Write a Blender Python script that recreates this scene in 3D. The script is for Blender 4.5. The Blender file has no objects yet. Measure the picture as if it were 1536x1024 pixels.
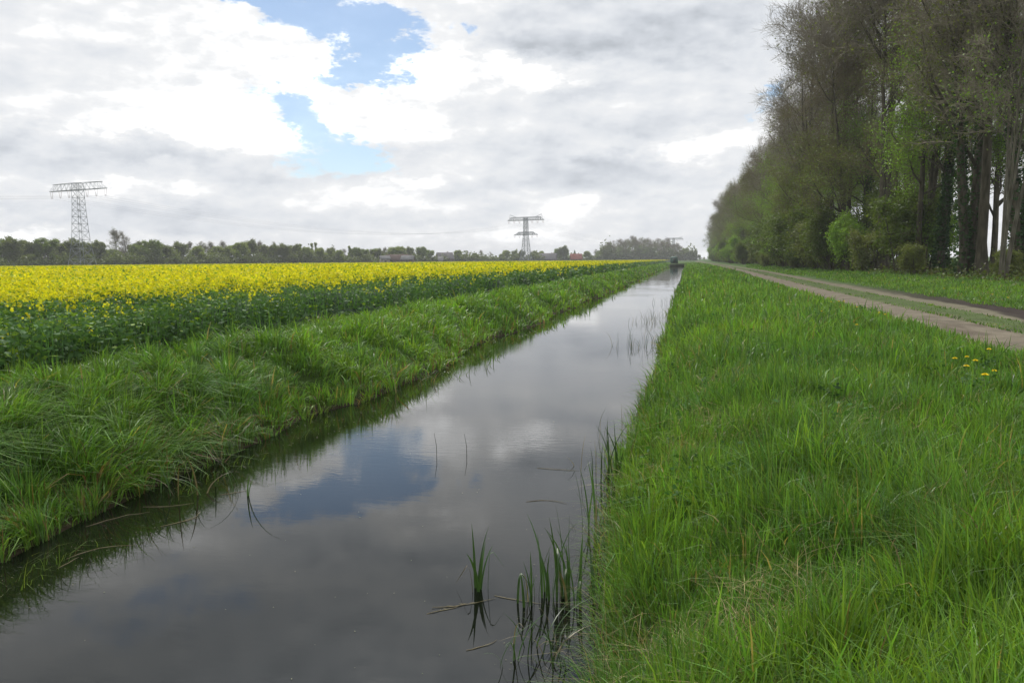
import bpy, math
import numpy as np
from mathutils import Vector, Matrix, Euler

SC = bpy.context.scene
COL = SC.collection
rng = np.random.default_rng(11)
R = math.radians

# ------------------------------------------------------------------ camera
F = 1195.0
YAW, PITCH, ROLL, EYE = 12.37, 5.80, -0.50, 1.7
cam_d = bpy.data.cameras.new('camera'); cam = bpy.data.objects.new('camera', cam_d); COL.objects.link(cam)
cam_d.sensor_width = 36; cam_d.lens = 36 * F / 1536; cam_d.clip_start = 0.05; cam_d.clip_end = 8000
M3 = Matrix.Rotation(R(YAW), 3, 'Z') @ Matrix.Rotation(R(90 - PITCH), 3, 'X') @ Matrix.Rotation(R(ROLL), 3, 'Z')
cam.matrix_world = Matrix.Translation((0, 0, EYE)) @ M3.to_4x4()
SC.camera = cam

def ray(px, py):
    return (M3 @ Vector(((px - 768) / F, (512 - py) / F, -1))).normalized()
def ground(px, py, z=0.0):
    d = ray(px, py); t = (z - EYE) / d.z
    return d.x * t, d.y * t
def azim(px):
    d = ray(px, 391); return math.atan2(d.x, d.y)
def at(px, dist):
    a = azim(px); return dist * math.sin(a), dist * math.cos(a)

# ------------------------------------------------------------------ helpers
def tag(o, label=None, cat=None, group=None, kind=None):
    if label: o['label'] = label
    if cat: o['category'] = cat
    if group: o['group'] = group
    if kind: o['kind'] = kind
    return o

def empty(name, loc, rz=0.0, label=None, cat=None, group=None):
    o = bpy.data.objects.new(name, None); COL.objects.link(o)
    o.location = loc; o.rotation_euler = (0, 0, rz); o.empty_display_size = 0.3
    return tag(o, label, cat, group)

def mesh_np(name, V, faces, mat=None, parent=None, col=None, smooth=False):
    V = np.asarray(V, dtype=np.float32)
    me = bpy.data.meshes.new(name)
    faces = [np.asarray(f, dtype=np.int32) for f in faces if len(f)]
    loops = np.concatenate([f.ravel() for f in faces])
    tot = np.concatenate([np.full(len(f), f.shape[1], dtype=np.int32) for f in faces])
    start = np.concatenate([[0], np.cumsum(tot)[:-1]]).astype(np.int32)
    me.vertices.add(len(V)); me.vertices.foreach_set('co', V.ravel())
    me.loops.add(len(loops)); me.loops.foreach_set('vertex_index', loops)
    me.polygons.add(len(tot)); me.polygons.foreach_set('loop_start', start)
    if smooth: me.polygons.foreach_set('use_smooth', np.ones(len(tot), dtype=bool))
    if col is not None:
        a = me.attributes.new('tint', 'FLOAT_COLOR', 'POINT')
        c = np.ones((len(V), 4), dtype=np.float32); c[:, :3] = col
        a.data.foreach_set('color', c.ravel())
    me.update(calc_edges=True); me.validate()
    if mat: me.materials.append(mat)
    o = bpy.data.objects.new(name, me); COL.objects.link(o)
    if parent: o.parent = parent
    return o

def hash2(ix, iy, s):
    n = (ix.astype(np.int64) * 374761393 + iy.astype(np.int64) * 668265263 + s * 1442695041) & 0x7fffffff
    n = ((n ^ (n >> 13)) * 1274126177) & 0x7fffffff
    return ((n ^ (n >> 16)) & 0xffff) / 65535.0
def vn(x, y, s=0):
    x = np.asarray(x, float); y = np.asarray(y, float)
    ix = np.floor(x); iy = np.floor(y); fx = x - ix; fy = y - iy
    fx = fx * fx * (3 - 2 * fx); fy = fy * fy * (3 - 2 * fy)
    a = hash2(ix, iy, s); b = hash2(ix + 1, iy, s); c = hash2(ix, iy + 1, s); d = hash2(ix + 1, iy + 1, s)
    return (a * (1 - fx) + b * fx) * (1 - fy) + (c * (1 - fx) + d * fx) * fy
def fbm(x, y, s=0):
    return (vn(x, y, s) * .5 + vn(x * 2.1, y * 2.1, s + 1) * .3 + vn(x * 4.3, y * 4.3, s + 2) * .2)
def sst(a, b, x):
    t = np.clip((x - a) / (b - a), 0, 1); return t * t * (3 - 2 * t)

def tubes(P, Rr, s):
    """P (n,k,3) polylines, Rr (n,k) radii -> verts, quads"""
    n, k, _ = P.shape
    D = P[:, -1] - P[:, 0]; D /= np.linalg.norm(D, axis=1, keepdims=True) + 1e-9
    ref = np.where(np.abs(D[:, 2:3]) > .8, np.array([[1., 0, 0]]), np.array([[0, 0, 1.]]))
    U = np.cross(D, ref); U /= np.linalg.norm(U, axis=1, keepdims=True) + 1e-9
    W = np.cross(D, U)
    a = np.arange(s) * 2 * math.pi / s
    off = np.cos(a)[None, :, None] * U[:, None] + np.sin(a)[None, :, None] * W[:, None]
    V = P[:, :, None, :] + Rr[:, :, None, None] * off[:, None]
    base = (np.arange(n) * k * s)[:, None, None] + (np.arange(k - 1) * s)[None, :, None]
    j = np.arange(s)[None, None]; j2 = (j + 1) % s
    Q = np.stack([base + j, base + j2, base + s + j2, base + s + j], -1).reshape(-1, 4)
    return V.reshape(-1, 3), Q

class MB:
    def __init__(s): s.V = []; s.F = {}; s.n = 0
    def add(s, V, F):
        V = np.asarray(V, float).reshape(-1, 3); F = np.asarray(F)
        s.F.setdefault(F.shape[1], []).append(F + s.n); s.V.append(V); s.n += len(V); return s
    def tube(s, P, Rr, sides=6):
        P = np.asarray(P, float)[None]; Rr = np.broadcast_to(np.asarray(Rr, float), (P.shape[1],))[None]
        V, Q = tubes(P, Rr, sides); s.add(V, Q)
        s.F.setdefault(sides, []).append(np.array([list(range(sides))[::-1]]) + s.n - len(V))
        s.F.setdefault(sides, []).append(np.array([list(range(sides))]) + s.n - sides); return s
    def bar(s, a, b, r): return s.tube([a, b], [r, r], 4)
    def box(s, x0, x1, y0, y1, z0, z1):
        V = [(x, y, z) for z in (z0, z1) for y in (y0, y1) for x in (x0, x1)]
        return s.add(V, [(0, 2, 3, 1), (4, 5, 7, 6), (0, 1, 5, 4), (2, 6, 7, 3), (0, 4, 6, 2), (1, 3, 7, 5)])
    def build(s, name, mat, parent=None, smooth=False, col=None):
        return mesh_np(name, np.concatenate(s.V), [np.concatenate(f) for f in s.F.values()], mat, parent, col, smooth)

# ------------------------------------------------------------------ materials
def newmat(name):
    m = bpy.data.materials.new(name); m.use_nodes = True
    nt = m.node_tree; nt.nodes.clear()
    return m, nt, nt.nodes, nt.links
def node(nt, t, **kw):
    n = nt.nodes.new(t)
    for k, v in kw.items():
        if k.startswith('i_'): n.inputs[k[2:].replace('_', ' ')].default_value = v
        else: setattr(n, k, v)
    return n

def leaf_mat(name, trans=.4, rough=.45, spec=.3, base=None):
    m, nt, N, L = newmat(name)
    out = node(nt, 'ShaderNodeOutputMaterial')
    if base is None:
        at_ = node(nt, 'ShaderNodeAttribute', attribute_name='tint'); c = at_.outputs['Color']
    else:
        rgb = node(nt, 'ShaderNodeRGB'); rgb.outputs[0].default_value = (*base, 1); c = rgb.outputs[0]
    # natural mottling
    geo = node(nt, 'ShaderNodeNewGeometry')
    nz = node(nt, 'ShaderNodeTexNoise'); nz.inputs['Scale'].default_value = 2.2; nz.inputs['Detail'].default_value = 3
    L.new(geo.outputs['Position'], nz.inputs['Vector'])
    mr = node(nt, 'ShaderNodeMapRange'); mr.inputs['To Min'].default_value = .75; mr.inputs['To Max'].default_value = 1.28
    mr.inputs['From Min'].default_value = .3; mr.inputs['From Max'].default_value = .7
    L.new(nz.outputs['Fac'], mr.inputs['Value'])
    vm = node(nt, 'ShaderNodeVectorMath', operation='SCALE'); L.new(c, vm.inputs[0]); L.new(mr.outputs[0], vm.inputs['Scale'])
    p = node(nt, 'ShaderNodeBsdfPrincipled'); p.inputs['Roughness'].default_value = rough
    p.inputs['Specular IOR Level'].default_value = spec
    L.new(vm.outputs[0], p.inputs['Base Color'])
    if trans:
        tr = node(nt, 'ShaderNodeBsdfTranslucent')
        tc = node(nt, 'ShaderNodeVectorMath', operation='MULTIPLY'); tc.inputs[1].default_value = (1.2, 1.2, .45)
        L.new(vm.outputs[0], tc.inputs[0]); L.new(tc.outputs[0], tr.inputs['Color'])
        mx = node(nt, 'ShaderNodeMixShader'); mx.inputs[0].default_value = trans
        L.new(p.outputs[0], mx.inputs[1]); L.new(tr.outputs[0], mx.inputs[2]); L.new(mx.outputs[0], out.inputs[0])
    else: L.new(p.outputs[0], out.inputs[0])
    return m

def noise_mat(name, c1, c2, scale=4, rough=.9, bump=.3, detail=6, stretch=None, c3=None, dist=.02):
    m, nt, N, L = newmat(name)
    out = node(nt, 'ShaderNodeOutputMaterial'); p = node(nt, 'ShaderNodeBsdfPrincipled')
    p.inputs['Roughness'].default_value = rough; p.inputs['Specular IOR Level'].default_value = .2
    tc = node(nt, 'ShaderNodeTexCoord'); mp = node(nt, 'ShaderNodeMapping')
    if stretch: mp.inputs['Scale'].default_value = stretch
    L.new(tc.outputs['Object'], mp.inputs[0])
    nz = node(nt, 'ShaderNodeTexNoise'); nz.inputs['Scale'].default_value = scale; nz.inputs['Detail'].default_value = detail
    L.new(mp.outputs[0], nz.inputs['Vector'])
    cr = node(nt, 'ShaderNodeValToRGB'); e = cr.color_ramp.elements
    e[0].position = .32; e[0].color = (*c1, 1); e[1].position = .68; e[1].color = (*c2, 1)
    if c3: x = cr.color_ramp.elements.new(.5); x.color = (*c3, 1)
    L.new(nz.outputs['Fac'], cr.inputs[0]); L.new(cr.outputs[0], p.inputs['Base Color'])
    b = node(nt, 'ShaderNodeBump'); b.inputs['Strength'].default_value = bump; b.inputs['Distance'].default_value = dist
    L.new(nz.outputs['Fac'], b.inputs['Height']); L.new(b.outputs[0], p.inputs['Normal'])
    L.new(p.outputs[0], out.inputs[0])
    return m

M = {}
M['grass'] = leaf_mat('grass_blade', .42, .42, .32)
M['crop'] = leaf_mat('rape_leaf', .3, .6, .18)
M['petal'] = leaf_mat('rape_petal', .35, .6, .1)
M['leaf'] = leaf_mat('tree_leaf', .4, .5, .25)
M['reed'] = leaf_mat('reed_leaf', .25, .4, .35)
M['bark'] = noise_mat('bark', (.04, .036, .024), (.12, .105, .075), 5, stretch=(1, 1, .25), bump=.8, dist=.05)
M['bark_pale'] = noise_mat('bark_pale', (.06, .055, .038), (.17, .155, .12), 4, stretch=(1, 1, .3), bump=.5, dist=.03)
M['twig'] = noise_mat('twig', (.13, .11, .065), (.22, .185, .115), 2, bump=.1)
M['twig_grey'] = noise_mat('twig_grey', (.17, .15, .11), (.28, .25, .19), 2, bump=.1)
M['steel'] = noise_mat('galvanised_steel', (.20, .225, .24), (.34, .36, .37), .8, rough=.55, bump=.05)
M['insul'] = noise_mat('insulator', (.30, .22, .2), (.45, .36, .33), 3, rough=.4, bump=.05)
M['cable'] = noise_mat('cable', (.10, .11, .12), (.15, .16, .17), 1, rough=.5, bump=0)
M['soil'] = noise_mat('soil', (.02, .026, .012), (.045, .06, .02), 3)
M['straw'] = leaf_mat('straw', .2, .6, .1)

# ------------------------------------------------------------------ terrain
PX = [-2000, -12, -9.6, -8.8, -8.0, -7.1, -6.6, -6.2, -5.6, -4, -2.2, -1.15, -.70, -.48, -.05, .5, 1.2, 3, 5.4, 5.9, 10.6, 12, 15, 20, 2000]
PZ = [0, 0, 0, .04, .06, -.38, -.80, -1.0, -1.35, -1.6, -1.6, -1.35, -1.0, -.8, -.4, -.14, -.02, 0, 0, -.04, -.04, .08, .33, .42, .42]
Y_END = 300.0
def wobL(y): return (vn(y * .16, y * 0 + 3, 5) - .5) * .7 + (vn(y * .55, y * 0, 6) - .5) * .5
def wobR(y): return (vn(y * .2, y * 0 + 8, 9) - .5) * .42 + (vn(y * .8, y * 0, 10) - .5) * .24
def zt(x, y):
    x = np.asarray(x, float); y = np.asarray(y, float)
    w = np.where(x < -3.6, wobL(y) * sst(-10.5, -8, x) * sst(-3.6, -4.6, x), wobR(y) * sst(-3.6, -2.4, x) * sst(2.5, .8, x))
    z = np.interp(x + w, PX, PZ)
    z = z * np.where(z < -.05, 1 - sst(Y_END, Y_END + 5, y), 1)
    lump = (fbm(x * .9, y * .9, 21) - .5) * .13 * (sst(-9.6, -8.6, x) * sst(-6.0, -6.8, x) + sst(-.4, 1, x) * sst(5.8, 5, x))
    return z + lump * (np.abs(y) < 400)

def axis(*segs):
    out = []
    for a, b, n in segs: out.append(np.linspace(a, b, n, endpoint=False))
    return np.concatenate(out + [[segs[-1][1]]])
gx = axis((-3500, -300, 6), (-300, -20, 14), (-20, -10, 8), (-10, -5, 34), (-5, -2, 8), (-2, 2, 30), (2, 12, 36), (12, 22, 12), (22, 300, 10), (300, 3500, 6))
gy = axis((-400, -20, 6), (-20, 0, 20), (0, 40, 130), (40, 120, 120), (120, 320, 130), (320, 900, 20), (900, 6000, 8))
X, Y = np.meshgrid(gx, gy); Z = zt(X, Y)
nx, ny = len(gx), len(gy)
I = np.arange(nx * ny).reshape(ny, nx)
Qg = np.stack([I[:-1, :-1], I[:-1, 1:], I[1:, 1:], I[1:, :-1]], -1).reshape(-1, 4)
def ground_mat():
    m, nt, N, L = newmat('ground')
    out = node(nt, 'ShaderNodeOutputMaterial'); p = node(nt, 'ShaderNodeBsdfPrincipled'); p.inputs['Roughness'].default_value = .95
    p.inputs['Specular IOR Level'].default_value = .1
    g = node(nt, 'ShaderNodeNewGeometry')
    n1 = node(nt, 'ShaderNodeTexNoise'); n1.inputs['Scale'].default_value = 1.3; n1.inputs['Detail'].default_value = 8
    n2 = node(nt, 'ShaderNodeTexNoise'); n2.inputs['Scale'].default_value = 14; n2.inputs['Detail'].default_value = 5
    L.new(g.outputs['Position'], n1.inputs['Vector']); L.new(g.outputs['Position'], n2.inputs['Vector'])
    cr = node(nt, 'ShaderNodeValToRGB'); e = cr.color_ramp.elements
    e[0].position = .3; e[0].color = (.035, .055, .014, 1); e[1].position = .7; e[1].color = (.06, .12, .02, 1)
    L.new(n1.outputs['Fac'], cr.inputs[0])
    # bare peaty soil low on the bank
    sp = node(nt, 'ShaderNodeSeparateXYZ'); L.new(g.outputs['Position'], sp.inputs[0])
    ad = node(nt, 'ShaderNodeMath', operation='MULTIPLY_ADD'); ad.inputs[1].default_value = .5; L.new(n2.outputs['Fac'], ad.inputs[0]); L.new(sp.outputs['Z'], ad.inputs[2])
    mr = node(nt, 'ShaderNodeMapRange'); mr.inputs['From Min'].default_value = -.72; mr.inputs['From Max'].default_value = -.4
    L.new(ad.outputs[0], mr.inputs['Value'])
    mx = node(nt, 'ShaderNodeMix', data_type='RGBA'); mx.inputs['A'].default_value = (.032, .026, .014, 1)
    L.new(mr.outputs[0], mx.inputs['Factor']); L.new(cr.outputs[0], mx.inputs['B'])
    L.new(mx.outputs['Result'], p.inputs['Base Color'])
    b = node(nt, 'ShaderNodeBump'); b.inputs['Strength'].default_value = .8; b.inputs['Distance'].default_value = .05
    L.new(n2.outputs['Fac'], b.inputs['Height']); L.new(b.outputs[0], p.inputs['Normal']); L.new(p.outputs[0], out.inputs[0])
    return m
M['ground'] = ground_mat()
tag(mesh_np('ground', np.stack([X, Y, Z], -1).reshape(-1, 3), [Qg], M['ground'], smooth=True), kind='structure', label='flat grassy ground with the ditch banks')

# ------------------------------------------------------------------ water
def water_mat():
    m, nt, N, L = newmat('water')
    out = node(nt, 'ShaderNodeOutputMaterial'); p = node(nt, 'ShaderNodeBsdfPrincipled')
    p.inputs['Base Color'].default_value = (.005, .006, .004, 1); p.inputs['Roughness'].default_value = .012; p.inputs['IOR'].default_value = 1.36
    g = node(nt, 'ShaderNodeNewGeometry')
    mp = node(nt, 'ShaderNodeMapping'); mp.inputs['Scale'].default_value = (1.0, 2.6, 1); L.new(g.outputs['Position'], mp.inputs[0])
    n1 = node(nt, 'ShaderNodeTexNoise'); n1.inputs['Scale'].default_value = 4.5; n1.inputs['Detail'].default_value = 4; n1.inputs['Distortion'].default_value = .4
    n2 = node(nt, 'ShaderNodeTexNoise'); n2.inputs['Scale'].default_value = 13; n2.inputs['Detail'].default_value = 2
    n3 = node(nt, 'ShaderNodeTexNoise'); n3.inputs['Scale'].default_value = .22; n3.inputs['Detail'].default_value = 3
    for n in (n1, n2): L.new(mp.outputs[0], n.inputs['Vector'])
    L.new(g.outputs['Position'], n3.inputs['Vector'])
    mr = node(nt, 'ShaderNodeMapRange'); mr.inputs['From Min'].default_value = .42; mr.inputs['From Max'].default_value = .62; mr.inputs['To Min'].default_value = .15; mr.inputs['To Max'].default_value = 1
    L.new(n3.outputs['Fac'], mr.inputs['Value'])
    a = node(nt, 'ShaderNodeMath', operation='MULTIPLY_ADD'); a.inputs[1].default_value = .22
    L.new(n2.outputs['Fac'], a.inputs[0]); L.new(n1.outputs['Fac'], a.inputs[2])
    mu = node(nt, 'ShaderNodeMath', operation='MULTIPLY'); L.new(a.outputs[0], mu.inputs[0]); L.new(mr.outputs[0], mu.inputs[1])
    b = node(nt, 'ShaderNodeBump'); b.inputs['Strength'].default_value = 1; b.inputs['Distance'].default_value = .0017
    L.new(mu.outputs[0], b.inputs['Height']); L.new(b.outputs[0], p.inputs['Normal']); L.new(p.outputs[0], out.inputs[0])
    return m
M['water'] = water_mat()
WZ = -1.0
wx = np.linspace(-7.3, .1, 8); wy = np.linspace(-12, Y_END + 4, 60)
X, Y = np.meshgrid(wx, wy); I = np.arange(X.size).reshape(X.shape)
Qw = np.stack([I[:-1, :-1], I[:-1, 1:], I[1:, 1:], I[1:, :-1]], -1).reshape(-1, 4)
tag(mesh_np('water', np.stack([X, Y, X * 0 + WZ], -1).reshape(-1, 3), [Qw], M['water']), kind='structure', label='still dark ditch water reflecting the clouds')

# ------------------------------------------------------------------ track
def track_c(y): return 0.0 * y + .9 * sst(35, 120, y) - .9 * sst(230, 420, y)
def track_mat():
    m, nt, N, L = newmat('dirt_track')
    out = node(nt, 'ShaderNodeOutputMaterial'); p = node(nt, 'ShaderNodeBsdfPrincipled'); p.inputs['Roughness'].default_value = .95
    p.inputs['Specular IOR Level'].default_value = .12
    at_ = node(nt, 'ShaderNodeAttribute', attribute_name='tint')
    g = node(nt, 'ShaderNodeNewGeometry')
    n1 = node(nt, 'ShaderNodeTexNoise'); n1.inputs['Scale'].default_value = 1.4; n1.inputs['Detail'].default_value = 8
    n2 = node(nt, 'ShaderNodeTexNoise'); n2.inputs['Scale'].default_value = 30; n2.inputs['Detail'].default_value = 6
    L.new(g.outputs['Position'], n1.inputs['Vector']); L.new(g.outputs['Position'], n2.inputs['Vector'])
    a = node(nt, 'ShaderNodeMath', operation='MULTIPLY_ADD'); a.inputs[1].default_value = .6
    L.new(n2.outputs['Fac'], a.inputs[0]); L.new(n1.outputs['Fac'], a.inputs[2])
    mr = node(nt, 'ShaderNodeMapRange'); mr.inputs['From Min'].default_value = .5; mr.inputs['From Max'].default_value = 1.1; mr.inputs['To Min'].default_value = .62; mr.inputs['To Max'].default_value = 1.3
    L.new(a.outputs[0], mr.inputs['Value'])
    vm = node(nt, 'ShaderNodeVectorMath', operation='SCALE'); L.new(at_.outputs['Color'], vm.inputs[0]); L.new(mr.outputs[0], vm.inputs['Scale'])
    L.new(vm.outputs[0], p.inputs['Base Color'])
    b = node(nt, 'ShaderNodeBump'); b.inputs['Strength'].default_value = .9; b.inputs['Distance'].default_value = .04
    L.new(a.outputs[0], b.inputs['Height']); L.new(b.outputs[0], p.inputs['Normal']); L.new(p.outputs[0], out.inputs[0])
    return m
M['track'] = track_mat()
tu = np.linspace(5.45, 11.0, 90); ty = axis((-15, 60, 380), (60, 160, 240), (160, 640, 240))
U, Y = np.meshgrid(tu, ty); X = U + track_c(Y)
wn = (fbm(Y * .35, U * 1.4, 31) - .5)
Uw = U + wn * .9
sand = np.array([.152, .131, .098]); mud = np.array([.032, .024, .02]); gr = np.array([.06, .11, .025]); brown = np.array([.085, .066, .048])
def lerp(a, b, t): return a * (1 - t[..., None]) + b * t[..., None]
C = np.broadcast_to(gr, U.shape + (3,)).copy()
r1 = sst(5.45, 5.75, Uw) * sst(7.5, 7.15, Uw); r2 = sst(8.2, 8.5, Uw) * sst(9.9, 9.5, Uw)
C = lerp(C, brown, sst(7.0, 7.4, Uw) * sst(8.6, 8.2, Uw) * .35)
C = lerp(C, sand, np.clip(r1 + r2 * .85, 0, 1))
mudw = sst(9.3, 9.7, Uw + .8 * sst(30, 20, Y)) * sst(11.1, 10.5, Uw) * (.25 + .75 * sst(60, 28, Y)) * sst(110, 60, Y)
C = lerp(C, mud, np.clip(mudw, 0, 1))
C = lerp(C, brown, np.clip(sst(.6, .75, fbm(Y * .5, U * 2, 77)) * .6, 0, 1) * r1)
Z = zt(X, Y) + .012 + .035 * sst(7.1, 7.5, Uw) * sst(8.6, 8.2, Uw) + .03 * fbm(X * 3, Y * 3, 50) - .025 * (r1 + r2)
Z = np.where((U < 5.5) | (U > 10.95), zt(X, Y) - .02, Z)
I = np.arange(X.size).reshape(X.shape)
Qt = np.stack([I[:-1, :-1], I[:-1, 1:], I[1:, 1:], I[1:, :-1]], -1).reshape(-1, 4)
tag(mesh_np('dirt_track', np.stack([X, Y, Z + .02], -1).reshape(-1, 3), [Qt], M['track'], col=C.reshape(-1, 3), smooth=True), kind='structure', label='sandy farm track with two wheel ruts and dark mud on its forest side')

# ------------------------------------------------------------------ grass
def polar(n, a0, a1, d0, d1, p=1.0):
    """log-uniform in distance: density falls with 1/d^2"""
    a = np.radians(rng.uniform(a0, a1, n)); d = d0 * (d1 / d0) ** rng.random(n)
    return d * np.sin(a), d * np.cos(a), d

def blades(name, x, y, z, h, w, az, bend, col, mat, parent=None, k=4, tipcol=None):
    n = len(x)
    t = np.linspace(0, 1, k)[None]
    out = h[:, None] * bend[:, None] * t ** 2
    up = h[:, None] * (t - .55 * np.clip(bend, 0, 1.5)[:, None] * t ** 2.4)
    P = np.stack([x[:, None] + np.cos(az)[:, None] * out, y[:, None] + np.sin(az)[:, None] * out, z[:, None] + up], -1)
    fa = rng.uniform(0, math.pi, n)
    sd = np.stack([np.cos(fa), np.sin(fa), np.zeros(n)], -1)[:, None]
    ww = (w[:, None] * np.array([.8, 1, .75, 0][:k] if k == 4 else [1, .8, 0]) * .5)[..., None]
    Lf = P - sd * ww; Rt = P + sd * ww
    V = np.concatenate([np.stack([Lf[:, :k - 1], Rt[:, :k - 1]], 2).reshape(n, -1, 3), P[:, -1:, :]], 1)
    m = 2 * (k - 1) + 1
    b = (np.arange(n) * m)[:, None]
    q = []
    for i in range(k - 2): q.append(np.concatenate([b + 2 * i, b + 2 * i + 1, b + 2 * i + 3, b + 2 * i + 2], 1))
    tri = np.concatenate([b + m - 3, b + m - 2, b + m - 1], 1)
    C = np.repeat(col[:, None], m, 1)
    if tipcol is not None: C[:, -1] = C[:, -1] * .5 + np.asarray(tipcol) * .5
    return mesh_np(name, V.reshape(-1, 3), [np.concatenate(q), tri], mat, parent, C.reshape(-1, 3))

def tufts(x, y, c, pull, seed):
    # gather blades into separate tussocks: own centre, height and outward lean for each
    ca, sa = math.cos(.62), math.sin(.62)
    wx_ = x + (vn(x * .9, y * .9, seed + 7) - .5) * c * 1.6; wy_ = y + (vn(x * .9 + 5, y * .9, seed + 8) - .5) * c * 1.6
    u = wx_ * ca + wy_ * sa; v = -wx_ * sa + wy_ * ca
    ix = np.floor(u / c); iy = np.floor(v / c)
    j1 = hash2(ix, iy, seed); j2 = hash2(ix, iy, seed + 1); hh = hash2(ix, iy, seed + 2)
    du = (ix + .2 + .6 * j1) * c - u; dv = (iy + .2 + .6 * j2) * c - v
    dx_ = du * ca - dv * sa; dy_ = du * sa + dv * ca
    m_ = pull * (rng.random(len(x)) < .7)
    return x + dx_ * m_, y + dy_ * m_, np.arctan2(-dy_, -dx_), np.hypot(dx_, dy_) * (1 - m_) / (c * .5), hh

def grass_col(x, y, n, lush=0.0):
    """species patches: yellow-green meadow grass, blue-green cocksfoot, dull patches"""
    a = fbm(x * .45, y * .45, 61)[:, None]; b = fbm(x * 1.7 + 9, y * 1.7, 62)[:, None]; c = fbm(x * .16, y * .16, 63)[:, None]
    br = np.array([.152, .285, .040]); dk = np.array([.072, .165, .036]); bl = np.array([.095, .195, .066])
    col = dk + (br - dk) * (.12 + .76 * sst(.30, .70, a * .6 + c * .4))
    col = col + (bl - col) * (sst(.56, .72, b) * .7)
    col = col * rng.uniform(.55, 1.45, (n, 1))
    col[:, 0] *= rng.uniform(.85, 1.25, n)
    s = rng.random(n) < .012 + .08 * sst(.6, .8, fbm(x * .8, y * .8, 64))
    col[s] = np.array([.30, .25, .11]) * rng.uniform(.6, 1.2, (s.sum(), 1))
    return col

# right bank and verge -------------------------------------------------
N = 400000
x, y, d = polar(N, -22, 30, 2.3, 340)
x = x + rng.normal(0, .0, N)
k = (x > -.78 - wobR(y)) & (x < 5.75 + .8 * sst(55, 170, y) + track_c(y) + (fbm(y * .8, x, 40) - .5) * .5) & (zt(x, y) > -1.02)
x, y, d = x[k], y[k], d[k]; n = len(x)
k = rng.random(len(x)) < np.clip(d / 8, .42, 1); x, y, d = x[k], y[k], d[k]; n = len(x)
x, y, ta, tq, thh = tufts(x, y, .36, .22, 301)
clump = fbm(x * 1.3, y * 1.3, 65)
near_edge = sst(4.6, 5.8, x - track_c(y))
h = (.18 + .24 * sst(.3, .7, clump)) * rng.uniform(.55, 1.25, n) * (1 - .6 * near_edge) * (1 + .25 * sst(.4, -.6, x))
h *= 1 + .35 * sst(.62, .7, vn(x * .9, y * .9, 66))
h *= np.where(rng.random(n) < .3, .6, 1.08) * (.78 + .45 * thh)
w = np.maximum(rng.uniform(.005, .0095, n), .0011 * d) * np.where(rng.random(n) < .15, 1.6, 1)
az = np.where(rng.random(n) < .6, ta + rng.normal(0, .7, n), vn(x * .5, y * .5, 67) * 4.5 + 2.2 + rng.normal(0, 1.5, n))
bend = np.clip(rng.gamma(1.6, .26, n) + .12 * sst(.55, .8, clump), .03, 1.5)
tag(blades('meadow_grass', x, y, zt(x, y) - .02, h, w, az, bend, grass_col(x, y, n), M['grass']),
    'long fresh green meadow grass covering the right bank beside the ditch', 'grass', kind='stuff')

# dry straw lying in the meadow
N = 34000
x, y, d = polar(N, -20, 28, 2.6, 60)
pt = fbm(x * .7, y * .7, 81)
k = (x > -.8) & (x < 5.6) & (pt + rng.random(N) * .22 > .72 + .06 * (d < 5))
x, y, d = x[k], y[k], d[k]; n = len(x)
gxp, gyp = ground(1085, 610, .1)
xe = rng.normal(gxp, .35, 420); ye = rng.normal(gyp, .8, 420)
x = np.r_[x, xe]; y = np.r_[y, ye]; d = np.r_[d, np.hypot(xe, ye)]; n = len(x)
colS = np.array([.36, .30, .16]) * rng.uniform(.5, 1.25, (n, 1)) * np.array([1, 1, 1.0])
tag(blades('dry_grass', x, y, zt(x, y) + .02, rng.uniform(.15, .42, n), np.maximum(rng.uniform(.002, .004, n), .0006 * d),
    rng.uniform(0, 6.28, n), rng.uniform(.5, 1.6, n), colS, M['straw']),
    'pale dry grass stalks lying among the green on the right bank', 'dry grass', kind='stuff')

# middle of the track and the verge under the trees ----------------------
N = 230000
x, y, d = polar(N, 4, 32, 9, 340)
u = x - track_c(y)
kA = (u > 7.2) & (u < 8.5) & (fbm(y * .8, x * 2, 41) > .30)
kB = (u > 10.3 + (fbm(y * .5, x, 43) - .5) * .9 + .0) & (x < 24)
kC = (u > 9.7) & (u < 10.5) & (y > 80)
k = kA | kB | kC; sh = kA[k]
x, y, d = x[k], y[k], d[k]; n = len(x)
h = np.where(sh, .075, .20) * rng.uniform(.5, 1.5, n) * (.7 + .6 * fbm(x, y, 44)) * np.where(x > 16, 1.5, 1)
w = np.maximum(.005, .00105 * d)
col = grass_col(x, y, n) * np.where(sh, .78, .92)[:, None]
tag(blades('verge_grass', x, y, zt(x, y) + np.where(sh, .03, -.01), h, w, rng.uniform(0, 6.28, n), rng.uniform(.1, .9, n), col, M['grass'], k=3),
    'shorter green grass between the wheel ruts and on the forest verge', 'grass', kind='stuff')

# left bank ------------------------------------------------------------
N = 480000
x, y, d = polar(N, -56, 0, 6.3, 330)
xl = x + wobL(y)
k = (xl > -10.1) & (xl < -6.12) & (zt(x, y) > -1.01) & (y > -1)
x, y, d = x[k], y[k], d[k]; n = len(x); xl = x + wobL(y)
x, y, ta, tq, thh = tufts(x, y, .60, .36, 401); xl = x + wobL(y)
tu_ = fbm(x * 1.1, y * .9, 71); tb = vn(x * .6, y * .45, 72)
h = (.28 + .34 * sst(.25, .75, tu_)) * rng.uniform(.5, 1.15, n) * (.6 + .75 * thh)
h *= (1 - .45 * sst(-8.2, -9.2, xl)) * (1 + .3 * sst(.55, .8, tb))
w = np.maximum(rng.uniform(.006, .011, n), .0010 * d) * np.where(rng.random(n) < .2, 1.7, 1)
az = np.where(rng.random(n) < .75, ta + rng.normal(0, .55, n), (vn(x * .9, y * .9, 73) - .5) * 4 - .3 + rng.normal(0, 1.15, n))
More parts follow.
